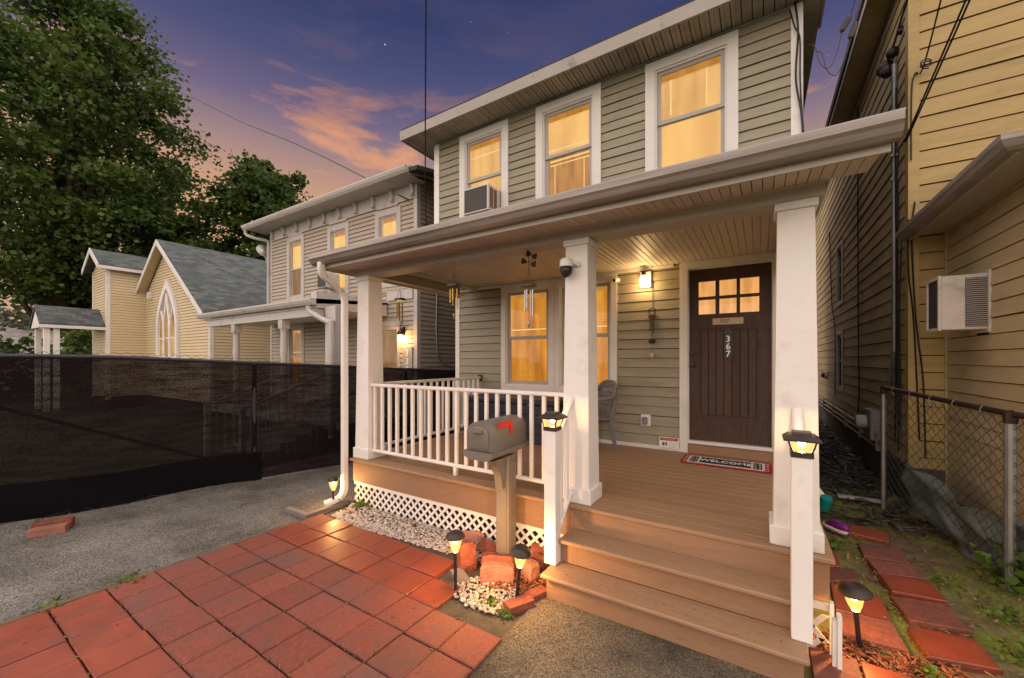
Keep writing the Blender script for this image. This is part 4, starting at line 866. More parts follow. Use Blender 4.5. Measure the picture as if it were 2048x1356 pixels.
# ------------------------------------------------------------------ chain link fence on the right
cf = thing('chain_link_fence', 'low chain link fence with dark top rail and grey post along side yard', 'fence', (1.4, 5.2, 0))
P = [Vector((1.16, 5.95, 0)), Vector((1.60, 4.55, 0)), Vector((2.35, 2.6, 0))]; PT = [1.43, 1.33, 1.25]
MB().tube([(p.x, p.y, z) for p, z in zip(P, PT)], .024, 8).build('top_rail', m_rail_dark, cf, 'auto')
for k, (p, z, r_) in enumerate(zip(P, PT, (.024, .033, .033))):
    MB().tube([(p.x, p.y, -.05), (p.x, p.y, z-.02)], r_, 10).build('post', m_grey, cf, 'auto')
    MB().lathe([(r_+.006,-.05),(r_+.008,-.0),(r_+.006,.03),(.012,.05)], (p.x, p.y, z-.02), 10).build('post_cap', m_rail_dark, cf, 'auto')
for seg in range(2):
    a, b = P[seg], P[seg+1]; L = (b-a).length; n_ = int(L/.050); mb = MB()
    nrm = Vector(((b-a).y, -(b-a).x, 0)).normalized()
    for i in range(n_):
        pts = []; rows = 28
        for j in range(rows):
            s = (i + .5 + (.47 if (i + j) % 2 else -.47)) / n_; zt = PT[seg]*(1-s)+PT[seg+1]*s
            sag = .10*math.exp(-((s-.55)/.25)**2) * (1-j/rows) if seg == 0 else 0
            p = a + (b-a)*min(max(s, 0), 1) + nrm*(.002*(1 if (i+j) % 2 else -1) - sag); pts.append((p.x, p.y, .06 + (zt-.06)*j/(rows-1)))
        mb.tube(pts, .0028, 3)
    w_ = mb.build('wire_mesh', m_wire, cf); w_['kind'] = 'stuff'
for s in (.12, .3, .48, .66, .85, 1.2, 1.5):
    k = 0 if s < 1 else 1; a, b = P[k], P[k+1]; t = s-k; q = a+(b-a)*t; z = PT[k]*(1-t)+PT[k+1]*t
    MB().tube([(q.x-.03*math.cos(u_)*.3, q.y+.0, z) if False else (q.x+.028*math.cos(u_), q.y+.012*math.cos(u_), z-.012+.04*math.sin(u_)) for u_ in np.linspace(0, 5.5, 9)], .003, 4).build('tie_wire', m_silver, cf)

# ------------------------------------------------------------------ trees and far things
def leaves_mesh(name, cen, size, mat, parent, droop=.25, kind=None):
    n = len(cen); r = rng
    d = r.normal(size=(n,3)); d[:,2] = d[:,2]*.45 - droop; d /= np.linalg.norm(d, axis=1)[:,None]
    u = r.normal(size=(n,3)); s = np.cross(d, u); s /= np.linalg.norm(s, axis=1)[:,None]; nn = np.cross(s, d)
    L = (size*r.uniform(.7,1.3,n))[:,None]; W = L*r.uniform(.34,.5,(n,1))
    b = cen - d*L*.5; p0 = b; p1 = b + d*L*.42 + s*W + nn*L*.06; p2 = b + d*L; p3 = b + d*L*.42 - s*W + nn*L*.06
    co = np.stack([p0,p1,p2,p3], 1).reshape(-1, 3)
    me = bpy.data.meshes.new(name); me.vertices.add(4*n); me.vertices.foreach_set('co', co.astype(np.float32).ravel())
    me.loops.add(4*n); me.loops.foreach_set('vertex_index', np.arange(4*n, dtype=np.int32))
    me.polygons.add(n); me.polygons.foreach_set('loop_start', np.arange(0, 4*n, 4, dtype=np.int32)); me.polygons.foreach_set('loop_total', np.full(n, 4, np.int32))
    me.update(); me.validate()
    o = link(name, me, mat, parent, fix=False); return o
def tree(name, label, base, trunk_r, prof, nclump, leaves, lsize, mat, group=None, rclump=(.6,1.3), limbs=24, lean=(0,0), shell=.55):
    """prof: list of (z, radius) of the crown; clumps sit near branch ends with open gaps between them"""
    t = thing(name, label, 'tree', base, group); bx_, by_ = base[0], base[1]
    zs = np.array([p[0] for p in prof]); rs = np.array([p[1] for p in prof]); cl_ = []
    w = rs**2; k = 0
    while len(cl_) < nclump and k < nclump*30:
        k += 1; z = rng.uniform(zs[0], zs[-1]); rad = np.interp(z, zs, rs)
        if rng.uniform(0, rs.max()) > rad: continue
        q = rng.uniform(shell, 1.0)**.7*rad if rng.uniform() < .75 else rng.uniform(0, shell)*rad; a = rng.uniform(0, 2*math.pi)
        lob = 1 + .16*math.sin(a*3+z*.9) + .12*math.sin(a*5-z*1.7)
        cl_.append((bx_+lean[0]*(z-zs[0])+q*lob*math.cos(a), by_+lean[1]*(z-zs[0])+q*lob*math.sin(a), z))
    cl_ = np.array(cl_); pts = []
    for c in cl_:
        rc = rng.uniform(*rclump); m_ = int(leaves*rng.uniform(.6,1.4)); p = rng.normal(size=(m_,3))*np.array([.50,.50,.26])*rc
        p[:,2] -= .22*np.hypot(p[:,0], p[:,1])       # drooping sprays
        pts.append(c + p)
    leaves_mesh('crown', np.concatenate(pts), lsize, mat, t)
    top = zs[-1]*.9; tp = [(bx_+lean[0]*max(0,z-zs[0])+.12*math.sin(z*.7), by_+lean[1]*max(0,z-zs[0]), z) for z in np.linspace(-.1, top, 12)]
    tb = MB().tube(tp, [trunk_r*(1-.85*(i/11)) for i in range(12)], 9)
    for c in cl_[rng.choice(len(cl_), min(limbs, len(cl_)), replace=False)]:
        z0 = max(zs[0]*.6, c[2]*.62-.3); i = min(z0, top); s = np.array([bx_+lean[0]*max(0,i-zs[0]), by_+lean[1]*max(0,i-zs[0]), i]); mid = (s+c)/2 + np.array([0,0,.35]) + rng.normal(size=3)*.25
        r0 = trunk_r*.42*(1-.6*i/top)+.02
        tb.tube(curve([tuple(s), tuple(mid), tuple(c)], 4), [r0*(1-.85*k/8) for k in range(9)], 5)
    tb.build('trunk', m_bark, t, 'auto')
    return t
tree('maple_tree', 'very tall dark green broadleaf tree towering behind the church', (-29.3, 5.2, 0), .55,
     [(4.4,2.4),(6.2,4.6),(8.5,5.2),(11.5,5.3),(14.5,4.4),(17,3.2),(19,2.2),(20.6,.9)], 430, 190, .215, m_leaf1, limbs=70, rclump=(.6,1.3))
tree('broadleaf_tree', 'rounded dark green tree rising behind the tan house roof', (-25.2, 12.2, 0), .35,
     [(2.5,3.0),(5,4.0),(8,4.2),(10,3.4),(12,2.1),(13.6,.7)], 230, 180, .25, m_leaf2, limbs=30, rclump=(.5,1.05))
tree('broadleaf_tree', 'lower dark tree between the church roof and the tall tree', (-31, 14.2, 0), .35,
     [(1.5,3.6),(4,4.4),(6.4,3.8),(8.4,1.4)], 170, 150, .30, m_leaf2, limbs=14, rclump=(.7,1.3))
tree('young_tree', 'leafy green sapling under the church canopy beside the tower', (-23.6, 4.6, 0), .06,
     [(.4,.7),(1.6,1.0),(2.8,.6)], 26, 90, .18, m_leaf3, limbs=6, rclump=(.3,.5))
def bush(label, c, r_, h, n, mat, lsize=.12, name='shrub', group=None):
    t = thing(name, label, 'shrub', (c[0], c[1], 0), group); p = rng.normal(size=(n,3)); p /= np.linalg.norm(p,axis=1)[:,None]; p *= rng.uniform(.5,1,(n,1))**.5
    p = p*np.array([r_, r_, h/2]) + np.array([c[0], c[1], h/2]); p[:,2] += .25*h*np.sin(p[:,0]*3)*np.cos(p[:,1]*2.4); leaves_mesh('foliage', p[p[:,2] > 0], lsize, mat, t)
    mb = MB()
    for k in range(5): a = k*1.3; mb.tube([(c[0],c[1],-.05),(c[0]+r_*.5*math.cos(a),c[1]+r_*.5*math.sin(a),h*.6)], [.03,.01], 4)
    mb.build('stem', m_bark, t)
bush('bright green shrub far left beyond the fence', (-27.5, 1.2), 1.5, 2.1, 1800, m_leaf3, .2)
bush('dull olive shrub beside the church canopy posts', (-29.5, 3.4), 1.6, 2.5, 1800, m_leaf2, .22)
# rocky hillside and a far wood
hv = []; hf = []
for i in range(61):
    for j in range(9):
        x = -95 + i*1.2; y = -12 + i*1.1; d_ = j/8; hv.append((x - d_*26*.7 + 1.3*math.sin(i*.9+j), y + d_*26*.8*.2, 4.6*math.sin(d_*1.57) + .35*math.sin(i*1.7+j*2.1)*d_ - .05))
for i in range(60):
    for j in range(8): a = i*9+j; hf.append((a, a+1, a+10, a+9))
hs_ = struct(MB().add(hv, hf).build('hillside', m_rock, None, True))
hs_.location = (25, -14, 0)
fp = []
for k in range(70):
    a = k/70; c = np.array([-95 + a*70 - rng.uniform(0,14), -30 + a*62 + rng.uniform(-3,3), rng.uniform(4.4, 6.2)]); fp.append(c + rng.normal(size=(140,3))*np.array([1.6,1.6,1.3]))
fo = leaves_mesh('far_wood', np.concatenate(fp), .55, m_leaf4, None); fo['kind'] = 'stuff'; fo['label'] = 'distant band of hazy trees along the hilltop'

# ------------------------------------------------------------------ things on and around the porch
# wall sconce
sc = thing('wall_sconce', 'lit frosted glass wall sconce on cream block beside the front door', 'sconce', (-1.30, WY, 2.79))
MB().cbox(-1.365, -1.225, WY-.045, WY-.012, 2.70, 2.91, .004).build('back_plate', m_trim, sc)
MB().lathe([(.035,0),(.035,.012),(.02,.03),(.028,.045)], (-1.305, WY-.115, 2.852), 12).tube([(-1.30,WY-.04,2.86),(-1.305,WY-.115,2.895)], .012, 6).build('arm', m_bronze, sc, 'auto')
MB().lathe([(.020,.0),(.046,.02),(.056,.07),(.052,.12),(.038,.15),(.025,.16)], (-1.305, WY-.115, 2.69), 14).build('glass', m_sconce, sc, True)
bulb(sc, (-1.305, WY-.135, 2.74), 19, (1, .62, .26), .05)
# cable from sconce, and the mobile below it
mo = thing('hanging_mobile', 'rustic brown bell mobile hanging on the siding under the wall sconce', 'wind chime', (-1.21, WY-.05, 1.78))
MB().tube([(-1.21,WY-.024,2.80),(-1.21,WY-.03,2.42)], .004, 5).build('cord', m_wirebrown, mo)
MB().tube([(-1.21+.045*math.cos(a), WY-.045, 2.385+.04*math.sin(a)) for a in np.linspace(0,6.28,13)], .007, 5).build('ring', m_bronze, mo)
MB().lathe([(.015,.05),(.045,.035),(.05,.0),(.045,-.01)], (-1.21, WY-.06, 2.30), 10).build('bell', m_wood, mo, 'auto')
for k, (dx_, z0, z1) in enumerate(((-.025,2.28,2.12),(.0,2.28,2.05),(.022,2.28,2.10))): MB().tube([(-1.21+dx_,WY-.06,z0),(-1.21+dx_,WY-.06,z1)], .007, 6).build('rod', m_bronze, mo)
for k in range(6): a = k*1.05; MB().tube([(-1.21,WY-.05,1.985),(-1.21+.045*math.cos(a),WY-.05,1.985+.03*math.sin(a))], [.010,.016], 6).build('petal', m_bronze, mo)
MB().tube([(-1.21,WY-.05,2.05),(-1.21,WY-.05,1.80)], .002, 4).build('string', m_wirebrown, mo)
MB().lathe([(.01,-.04),(.03,-.02),(.034,.0),(.03,.02),(.01,.035)], (-1.21, WY-.055, 1.80), 10).build('ball', m_plate, mo, True)
# bullet camera, outlet, sign
bc = thing('bullet_camera', 'small white bullet camera at the top corner of the porch window', 'camera', (-1.66, WY-.05, 2.84), 'security cameras')
MB().lathe([(.030,0),(.032,.07),(.026,.085)], n=12, m=TR(-1.655, WY-.05, 2.84, rx=R(100), rz=R(-25))).build('body', m_white, bc, 'auto')
MB().lathe([(.020,.0852),(.020,.089)], n=12, m=TR(-1.655, WY-.05, 2.84, rx=R(100), rz=R(-25))).build('lens', m_black, bc)
dc = thing('dome_camera', 'white and black dome security camera mounted on the middle porch column', 'camera', (-1.34, 3.0, 2.5), 'security cameras')
MB().lathe([(.035,.10),(.052,.085),(.056,.05),(.054,.03),(.048,.028)], (-1.345, 2.965, 2.47), 16).tube([(-1.345,2.965,2.55),(-1.30,2.99,2.54),(-1.26,3.03,2.52)], .018, 8).build('housing', m_white, dc, 'auto')
MB().lathe([(.050,.027),(.050,.0),(.042,-.03),(.024,-.05),(.006,-.056)], (-1.345, 2.965, 2.47), 16).build('dome', m_black, dc, True)
ob = thing('outlet_box', 'grey weatherproof outlet cover on white plate low on siding', 'outlet', (-1.30, WY, .94))
MB().cbox(-1.36, -1.235, WY-.03, WY-.012, .865, 1.015, .003).build('plate', m_trim, ob)
MB().cbox(-1.335, -1.27, WY-.09, WY-.031, .885, .985, .012).build('cover', m_grey, ob)
sg = thing('warning_sign', 'small white warning sign with red header at foot of siding', 'sign', (-1.0, WY, .6))
MB().box(-1.125, -.885, WY-.034, WY-.026, .590, .745).build('panel', m_white, sg)
MB().box(-1.112, -.898, WY-.0365, WY-.0345, .700, .735).build('header', m_matred, sg)
text('sign_lettering', 'SURVEILLANCE', .024, TR(-1.005, WY-.0372, .7175, rx=R(90)), m_matwhite, sg, .0004, 1.0, 1.0)
MB().lathe([(.010,0),(.013,.02),(.010,.04)], (-1.07, WY-.036, .635), 8).box(-1.045, -1.028, WY-.037, WY-.0345, .635, .68).build('pictogram', m_black, sg)
for k in range(4): MB().box(-1.005, -.91, WY-.036, WY-.0345, .675-k*.02, .675-k*.02+.004).build('text_line', m_sash, sg)
fr_ = MB().box(-1.118,-.892,WY-.0362,WY-.0342,.597,.600).build('border', m_matred, sg)
# doormat
dm = thing('doormat', 'red and black scalloped welcome mat before the front door', 'doormat', (-.34, 5.07, .57))
def wav(x0, x1, y0, y1, amp, nx=7, ny=3):
    p = []; 
    for t in np.linspace(0,1,40)[:-1]: p.append((x0+(x1-x0)*t, y0-amp*abs(math.sin(t*math.pi*nx))))
    for t in np.linspace(0,1,16)[:-1]: p.append((x1+amp*abs(math.sin(t*math.pi*ny)), y0+(y1-y0)*t))
    for t in np.linspace(1,0,40)[:-1]: p.append((x0+(x1-x0)*t, y1+amp*abs(math.sin(t*math.pi*nx))))
    for t in np.linspace(1,0,16)[:-1]: p.append((x0-amp*abs(math.sin(t*math.pi*ny)), y0+(y1-y0)*t))
    return p
def flat(poly, z0, z1): return MB().loft([[(x,y,z0) for x,y in poly],[(x,y,z1) for x,y in poly]])
mx0, mx1, my0, my1 = -.775, .085, 4.84, 5.28
flat(wav(mx0, mx1, my0, my1, .018), .571, .580).build('backing', m_matred, dm)
flat(wav(mx0+.055, mx1-.055, my0+.045, my1-.045, .010, 11, 3), .5802, .5812).build('scallop_band', m_matwhite, dm)
MB().box(mx0+.17, mx1-.17, my0+.075, my1-.075, .5814, .5822).build('centre_border', m_matwhite, dm)
MB().box(mx0+.178, mx1-.178, my0+.085, my1-.085, .5824, .5832).build('centre_panel', m_matblack, dm)
for x in (mx0+.075, mx1-.155): MB().box(x, x+.08, my0+.075, my1-.075, .5814, .5824).build('end_panel', m_matblack, dm)
text('lettering', 'WELCOME', .15, TR((mx0+mx1)/2, (my0+my1)/2, .5840), m_digit, dm, .0006, 1.0, .72)
for x in (mx0+.115, mx1-.115):
    for k in range(5):
        for sx in (-.02, .02): MB().box(x+sx-.010, x+sx+.010, my0+.095+k*.055, my0+.112+k*.055, .5826, .5832).build('fleck', m_matwhite, dm)
for x, sg_ in ((mx0+.012, 1), (mx1-.012, -1)):
    for k in range(5): y = my0+.06+k*.08; flat([(x,y-.012),(x+sg_*.034,y),(x,y+.012)][::sg_], .5803, .5812).build('tassel', m_matwhite, dm)
# resin storage box
bxs = thing('storage_box', 'dark navy resin storage box behind the railing under the porch window', 'storage box', (-3.1, 5.05, .57))
for k in range(4): MB().cbox(-3.84, -2.36, 4.775, 5.345, .575+k*.135, .575+k*.135+.131, .006).build('panel', m_navy, bxs)
MB().cbox(-3.87, -2.33, 4.745, 5.37, 1.118, 1.19, .018).build('lid', m_navy, bxs)
MB().tube([(-2.75,4.74,1.10),(-2.72,4.725,1.13),(-2.69,4.74,1.10),(-2.70,4.735,1.06)], .008, 6).build('latch', m_silver, bxs)
# plastic chair
pc = thing('plastic_chair', 'grey plastic lattice-back armchair partly hidden by the middle column', 'chair', (-1.94, 4.98, .571), local=True, rz=R(-38))
seat = []
MB().cbox(-.25, .25, -.24, .24, .395, .43, .012).build('seat', m_chair, pc, 'auto')
for sx in (-1, 1):
    MB().tube([(.25*sx,-.25,0),(.235*sx,-.22,.22),(.225*sx,-.2,.40)], [.026,.034,.045], 6).build('leg', m_chair, pc, 'auto')
    MB().tube([(.24*sx,.27,0),(.22*sx,.22,.22),(.21*sx,.2,.40)], [.026,.034,.045], 6).build('leg', m_chair, pc, 'auto')
    MB().tube(curve([(.24*sx,-.19,.42),(.275*sx,-.2,.60),(.28*sx,-.10,.665),(.28*sx,.08,.67),(.255*sx,.22,.70),(.20*sx,.28,.80)],4), .028, 6).build('armrest', m_chair, pc, 'auto')
MB().tube(curve([(-.21,.22,.42),(-.225,.27,.62),(-.19,.305,.80),(-.1,.32,.865),(0,.325,.88),(.1,.32,.865),(.19,.305,.80),(.225,.27,.62),(.21,.22,.42)],5), .026, 6).build('back_frame', m_chair, pc, 'auto')
for k in range(7):
    x = -.15+k*.05
    for s_ in (-1, 1): MB().tube([(x,.235,.43),(x+s_*.06 if abs(x+s_*.06) < .19 else s_*.19,.275,.64),(x*.8,.315,.85)], .009, 4).build('back_slat', m_chair, pc)
# wind chimes
def chime(label, x, y, z, drop, mat, name='wind_chime', tubes=5, plate=m_black, L0=.24, fancy=False):
    t = thing(name, label, 'wind chime', (x, y, z), 'wind chimes under the porch beam')
    MB().tube([(x,y,z),(x,y,z-drop*.35)], .0025, 4).build('hook', m_bronze, t)
    zt = z-drop*.35
    if fancy:
        for k, (a, b) in enumerate(((0,.0),(.05,-.03),(-.05,-.06),(.04,-.10))): MB().lathe([(.002,.05),(.022,.02),(.03,0),(.004,-.01)], n=7, m=TR(x+a, y, zt+b+.02, ry=R(60*(k % 2)-20))).build('leaf_vane', m_black, t)
        MB().tube([(x-.05,y,zt-.04),(x,y,zt-.05),(x+.05,y,zt-.01)], .003, 4).build('vane_arm', m_black, t); MB().tube([(x,y,zt),(x,y,zt-.13)], .004, 4).build('vane_stem', m_black, t)
        zt -= .13
    for a in range(3): q = a*2.1; MB().tube([(x,y,zt),(x+.045*math.cos(q),y+.045*math.sin(q),zt-.12)], .002, 3).build('string', m_wirebrown, t)
    zt -= .12
    MB().cbox(x-.06, x+.06, y-.045, y+.045, zt-.02, zt+.012, .004).build('top_plate', plate, t)
    for k in range(tubes):
        q = k*2*math.pi/tubes; L = L0*(1-.10*k)
        MB().tube([(x+.04*math.cos(q),y+.035*math.sin(q),zt-.045),(x+.04*math.cos(q),y+.035*math.sin(q),zt-.045-L)], .008, 8).build('tube', mat, t)
    MB().tube([(x,y,zt-.02),(x,y,zt-.10-L0)], .002, 3).build('string', m_wirebrown, t); MB().lathe([(.004,.03),(.018,.0),(.004,-.03)], (x,y,zt-.12-L0), 6).build('clapper', mat, t)
chime('gold tube wind chime nearest the left porch column', -4.03, 3.62, 2.74, .22, m_gold, L0=.30)
chime('gold wind chime with black top plate in front of the neighbour siding', -2.68, 3.13, 2.74, .30, m_gold, L0=.20)
chime('silver tube wind chime with dark leaf vanes before the porch window', -1.78, 3.11, 2.74, .20, m_silver, fancy=True, L0=.24, plate=m_bronze, tubes=4)
# post cap lights
def post_light(label, x, y, z):
    t = thing('post_cap_light', label, 'lamp', (x, y, z), 'solar lights on the newel posts')
    MB().box(x-.052, x+.052, y-.052, y+.052, z, z+.030).build('collar', m_bronze, t)
    def sq(h, zz): return [(x-h,y-h,zz),(x+h,y-h,zz),(x+h,y+h,zz),(x-h,y+h,zz)]
    MB().loft([sq(.042,z+.031), sq(.052,z+.06), sq(.060,z+.090)]).build('lens', m_lens2, t)
    for sx in (-1,1):
        for sy in (-1,1): MB().tube([(x+sx*.043,y+sy*.043,z+.03),(x+sx*.054,y+sy*.054,z+.06),(x+sx*.062,y+sy*.062,z+.092)], .006, 4).build('corner_bar', m_bronze, t)
    MB().loft([sq(.086,z+.091), sq(.086,z+.101), sq(.062,z+.122), sq(.045,z+.125), sq(.043,z+.138)]).build('cap', m_bronze, t)
    MB().lathe([(.004,.050),(.016,.056),(.020,.068),(.012,.080)], (x, y, z+.004), 10).build('filament', m_core, t, True)
    bulb(t, (x, y, z+.042), 8.0, LW, .008)
post_light('glowing post cap light on newel beside the mailbox', -1.345, 2.7125, 1.206)
post_light('glowing post cap light on newel in front of the front door', .19, 2.7125, 1.206)
# path lights
def path_light(label, x, y, h, tilt=0, ta=0, watts=30, capr=.072):
    t = thing('path_light', label, 'lamp', (x, y, 0), 'solar path lights'); m = TR(x, y, 0) @ Matrix.Rotation(tilt, 4, Vector((math.cos(ta), math.sin(ta), 0)))
    MB().lathe([(.013,-.05),(.013,h-.165),(.020,h-.158),(.023,h-.15)], n=10, m=m).build('stake', m_black, t, 'auto')
    MB().lathe([(.022,h-.149),(.036,h-.115),(.047,h-.07),(.052,h-.042)], n=14, m=m).build('lens', m_lens, t, True)
    MB().lathe([(capr,h-.043),(capr+.002,h-.036),(capr*.8,h-.012),(capr*.55,h-.002),(capr*.5,h)], n=18, m=m).build('cap', m_bronze, t, 'auto')
    MB().lathe([(.004,h-.098),(.016,h-.088),(.020,h-.075),(.014,h-.058)], n=10, m=m).build('filament', m_core, t, True)
    p = m @ Vector((0,0,h-.118)); bulb(t, tuple(p), watts, LW, .02)
path_light('short path light by the foot of the white downspout', -4.24, 2.80, .37, watts=22, capr=.062)
path_light('path light standing at the patio edge left of the mailbox', -1.93, 2.27, .46)
path_light('tilted path light among the blocks between mailbox and steps', -1.50, 2.44, .42, R(10), R(60), capr=.075)
path_light('path light right of the steps among red stepping stones', .50, 3.10, .40, R(6), R(-60), capr=.086)
# mailbox on post
mbx = thing('mailbox', 'taupe plastic mailbox with raised red flag on matching post', 'mailbox', (-1.86, 2.86, 0))
MB().cbox(-1.925, -1.795, 2.79, 2.92, -.05, .93, .008).build('post', m_mail, mbx)
for x0, x1, y0, y1 in ((-1.905,-1.815,2.784,2.7895), (-1.7945,-1.789,2.81,2.90)): MB().box(x0, x1, y0, y1, .05, .88).build('post_panel', m_mail, mbx)
MB().prism([(2.80,.66),(2.80,.92),(2.62,.92),(2.67,.86),(2.72,.78),(2.745,.66)][::-1], .07, Matrix(((0,1,0,-1.895),(1,0,0,0),(0,0,1,0),(0,0,0,1)))).build('bracket', m_mail, mbx)
def rr(w, h0, h1, n=8, f=.95):
    p = [(-w, h0), (w, h0)]
    for a in np.linspace(0, math.pi, n): p.append((w*math.cos(a)*(1 if True else f), h1 + (w*.62)*math.sin(a)))
    return p
def boxring(w, z0, zs_, y, cx=-1.935): return [(cx+a, y, b) for a, b in rr(w, z0, zs_)]
MB().loft([boxring(.122,1.005,1.155,2.565), boxring(.128,.998,1.16,2.585), boxring(.128,.998,1.16,3.10), boxring(.118,1.005,1.15,3.125)]).build('box', m_mail, mbx, 'auto')
MB().loft([[(-1.935+sx*a, y, z) for sx, y in ((-1,2.545),(1,2.545),(1,3.14),(-1,3.14))] for a, z in ((.085,.93),(.142,.955),(.148,.985),(.148,.998))]).build('tray', m_mail, mbx)
MB().loft([boxring(.100,1.02,1.14,2.5635), boxring(.100,1.02,1.14,2.556), boxring(.094,1.026,1.137,2.552)]).build('door', m_mail, mbx, 'auto')
MB().cbox(-1.985, -1.885, 2.530, 2.553, 1.145, 1.178, .008).build('handle', m_mail, mbx)
MB().prism([(2.655,1.185),(2.655,1.225),(2.84,1.225),(2.855,1.215),(2.855,1.13),(2.845,1.118),(2.828,1.118),(2.818,1.13),(2.818,1.185)], .012, Matrix(((0,1,0,-1.807),(1,0,0,0),(0,0,1,0),(0,0,0,1)))).build('flag', m_red, mbx)
MB().box(-1.8095, -1.805, 2.635, 2.875, 1.165, 1.24).build('flag_recess', m_mail, mbx)
# upstairs air conditioner
a2 = thing('air_conditioner', 'worn grey window air conditioner in the upper left lit window', 'air conditioner', (-3.72, 5.0, 3.97), 'window air conditioners')
MB().cbox(-3.97, -3.49, 4.86, 5.19, 4.02, 4.42, .006).build('case', m_ac, a2)
MB().box(-3.945, -3.515, 4.853, 4.861, 4.045, 4.395).build('coil', m_acdark, a2)
MB().box(-3.4895, -3.486, 4.90, 4.99, 4.07, 4.38).build('side_vent', m_wood, a2); MB().box(-3.4895, -3.486, 5.01, 5.09, 4.07, 4.38).build('side_vent', m_wood, a2)
MB().box(-3.485, -3.425, 5.18, 5.20, 4.05, 4.40).build('accordion_panel', m_grey, a2); MB().box(-4.16, -3.975, 5.18, 5.20, 4.05, 4.40).build('accordion_panel', m_grey, a2)
MB().tube([(-3.85,5.15,3.80),(-3.75,4.92,4.00)], .018, 4).build('bracket', m_grey, a2)
# neighbour's window air conditioner
a3 = thing('air_conditioner', 'small air conditioner in the middle upstairs window of the tan house', 'air conditioner', (-8.95, 5.8, 3.5), 'window air conditioners')
MB().cbox(-9.22, -8.85, 5.66, 6.02, 3.50, 3.86, .006).build('case', m_ac, a3); MB().box(-9.20, -8.87, 5.652, 5.661, 3.52, 3.84).build('coil', m_acdark, a3)
# satellite dish on the tan house edge
sdh = thing('satellite_dish', 'small white satellite dish on the left edge of tan house', 'satellite dish', (-12.35, 6.0, 4.9))
MB().lathe([(.02,-.05),(.14,-.01),(.20,.03)], n=14, m=TR(-12.45, 5.95, 4.95, ry=R(70))).build('dish', m_white, sdh, True); MB().tube([(-12.42,5.95,4.92),(-12.3,6.0,4.6),(-12.2,6.03,4.5)], .02, 5).build('mast', m_grey, sdh)

# ------------------------------------------------------------------ loose blocks, bricks and stepping stones
def block(name, label, poly_w, th, mat, x, y, z, rz, rx=0, ry=0, group=None, cat='block'):
    """edging block: flat base, curved top, thickness th"""
    w, h = poly_w[0]*.84, poly_w[1]*.76; p = [(-w/2,0),(0,-.004),(w/2,0),(w/2,h*.4),(w/2*.98,h*.82)] + [(w/2*math.cos(a)*.9, h*.84+h*.16*math.sin(a)) for a in np.linspace(.5, math.pi-.5, 5)] + [(-w/2*.98,h*.82),(-w/2,h*.4)]
    p = [(a_+random.uniform(-.006,.006), c_+random.uniform(-.005,.005)) for a_, c_ in p]; b = .008
    me = MB().loft([[(a_*.93, random.uniform(0,.004), c_*.95+.004) for a_, c_ in p], [(a_, b+random.uniform(-.003,.003), c_) for a_, c_ in p], [(a_+random.uniform(-.005,.005), th*.5, c_+random.uniform(-.005,.005)) for a_, c_ in p], [(a_, th-b, c_) for a_, c_ in p], [(a_*.93, th, c_*.95+.004) for a_, c_ in p]])
    o = me.build(name, mat, None, False); o.location = (x, y, z); o.rotation_euler = (rx, ry, rz); return tag(o, label, cat, group)
gb_ = 'red edging blocks stacked round the mailbox post'
block('edging_block', 'pale pink block leaning on lattice at back of the mailbox pile', (.30,.20), .10, m_brickpink, -2.28, 2.88, .0, R(12), R(-28), group=gb_)
block('edging_block', 'dark red block lying tilted just left of the mailbox post', (.28,.17), .12, m_brick, -2.06, 2.80, .04, R(-8), R(-50), R(8), group=gb_)
block('edging_block', 'tall dark red block standing left behind the path light', (.17,.30), .11, m_brick, -2.02, 2.56, .0, R(62), R(-8), group=gb_)
block('edging_block', 'small red block wedged between post and tall left block', (.19,.13), .10, m_brick, -1.93, 2.70, .02, R(20), R(-25), group=gb_)
block('edging_block', 'big arched block with pink face in front of the mailbox post', (.31,.20), .11, m_brickpink, -1.72, 2.50, .0, R(28), R(-6), group=gb_)
block('edging_block', 'rough red block lying on top of the arched front block', (.30,.10), .12, m_brick, -1.775, 2.60, .10, R(28), R(-20), group=gb_)
block('edging_block', 'red block lying against lattice right of the mailbox post', (.30,.18), .11, m_brick, -1.62, 2.88, .0, R(-14), R(-38), group=gb_)
block('edging_block', 'brown red block at back right beside the newel post', (.26,.20), .11, m_brick, -1.58, 3.0 - .06, .03, R(10), R(-30), R(10), group=gb_)
block('edging_block', 'small pink block right of post behind the tilted path light', (.16,.20), .10, m_brickpink, -1.57, 2.67, .0, R(-20), R(-5), group=gb_)
def slab(name, label, quad, z0, th, mat, group=None, cat='brick', jitter=0):
    q = quad; cx = sum(p[0] for p in q)/4; cy = sum(p[1] for p in q)/4; i_ = .97
    o = MB().loft([[(x-cx,y-cy,-th) for x,y in q],[(x-cx,y-cy,-.006) for x,y in q],[((x-cx)*i_,(y-cy)*i_,0) for x,y in q]]).build(name, mat); o.location = (cx, cy, z0); o.rotation_euler = (R(random.uniform(-1,1)*jitter), R(random.uniform(-1,1)*jitter), 0)
    return tag(o, label, cat, group)
def rq(cx, cy, l, w, a): c_, s_ = math.cos(a), math.sin(a); return [(cx+x*c_-y*s_, cy+x*s_+y*c_) for x, y in ((-l/2,-w/2),(l/2,-w/2),(l/2,w/2),(-l/2,w/2))]
slab('brick', 'orange red brick at the pebble edge nearest the walkway', rq(-1.43, 2.36, .20, .10, R(62)), .06, .06, m_brick, 'loose bricks')
slab('brick', 'dark red brick half buried in mulch beside the bottom step', rq(-1.385, 2.53, .17, .09, R(70)), .055, .055, m_brick, 'loose bricks')
slab('brick', 'pale beige brick lying flat behind the left path light', rq(-2.03, 2.44, .20, .10, R(-30)), .035, .04, m_concrete, 'loose bricks')
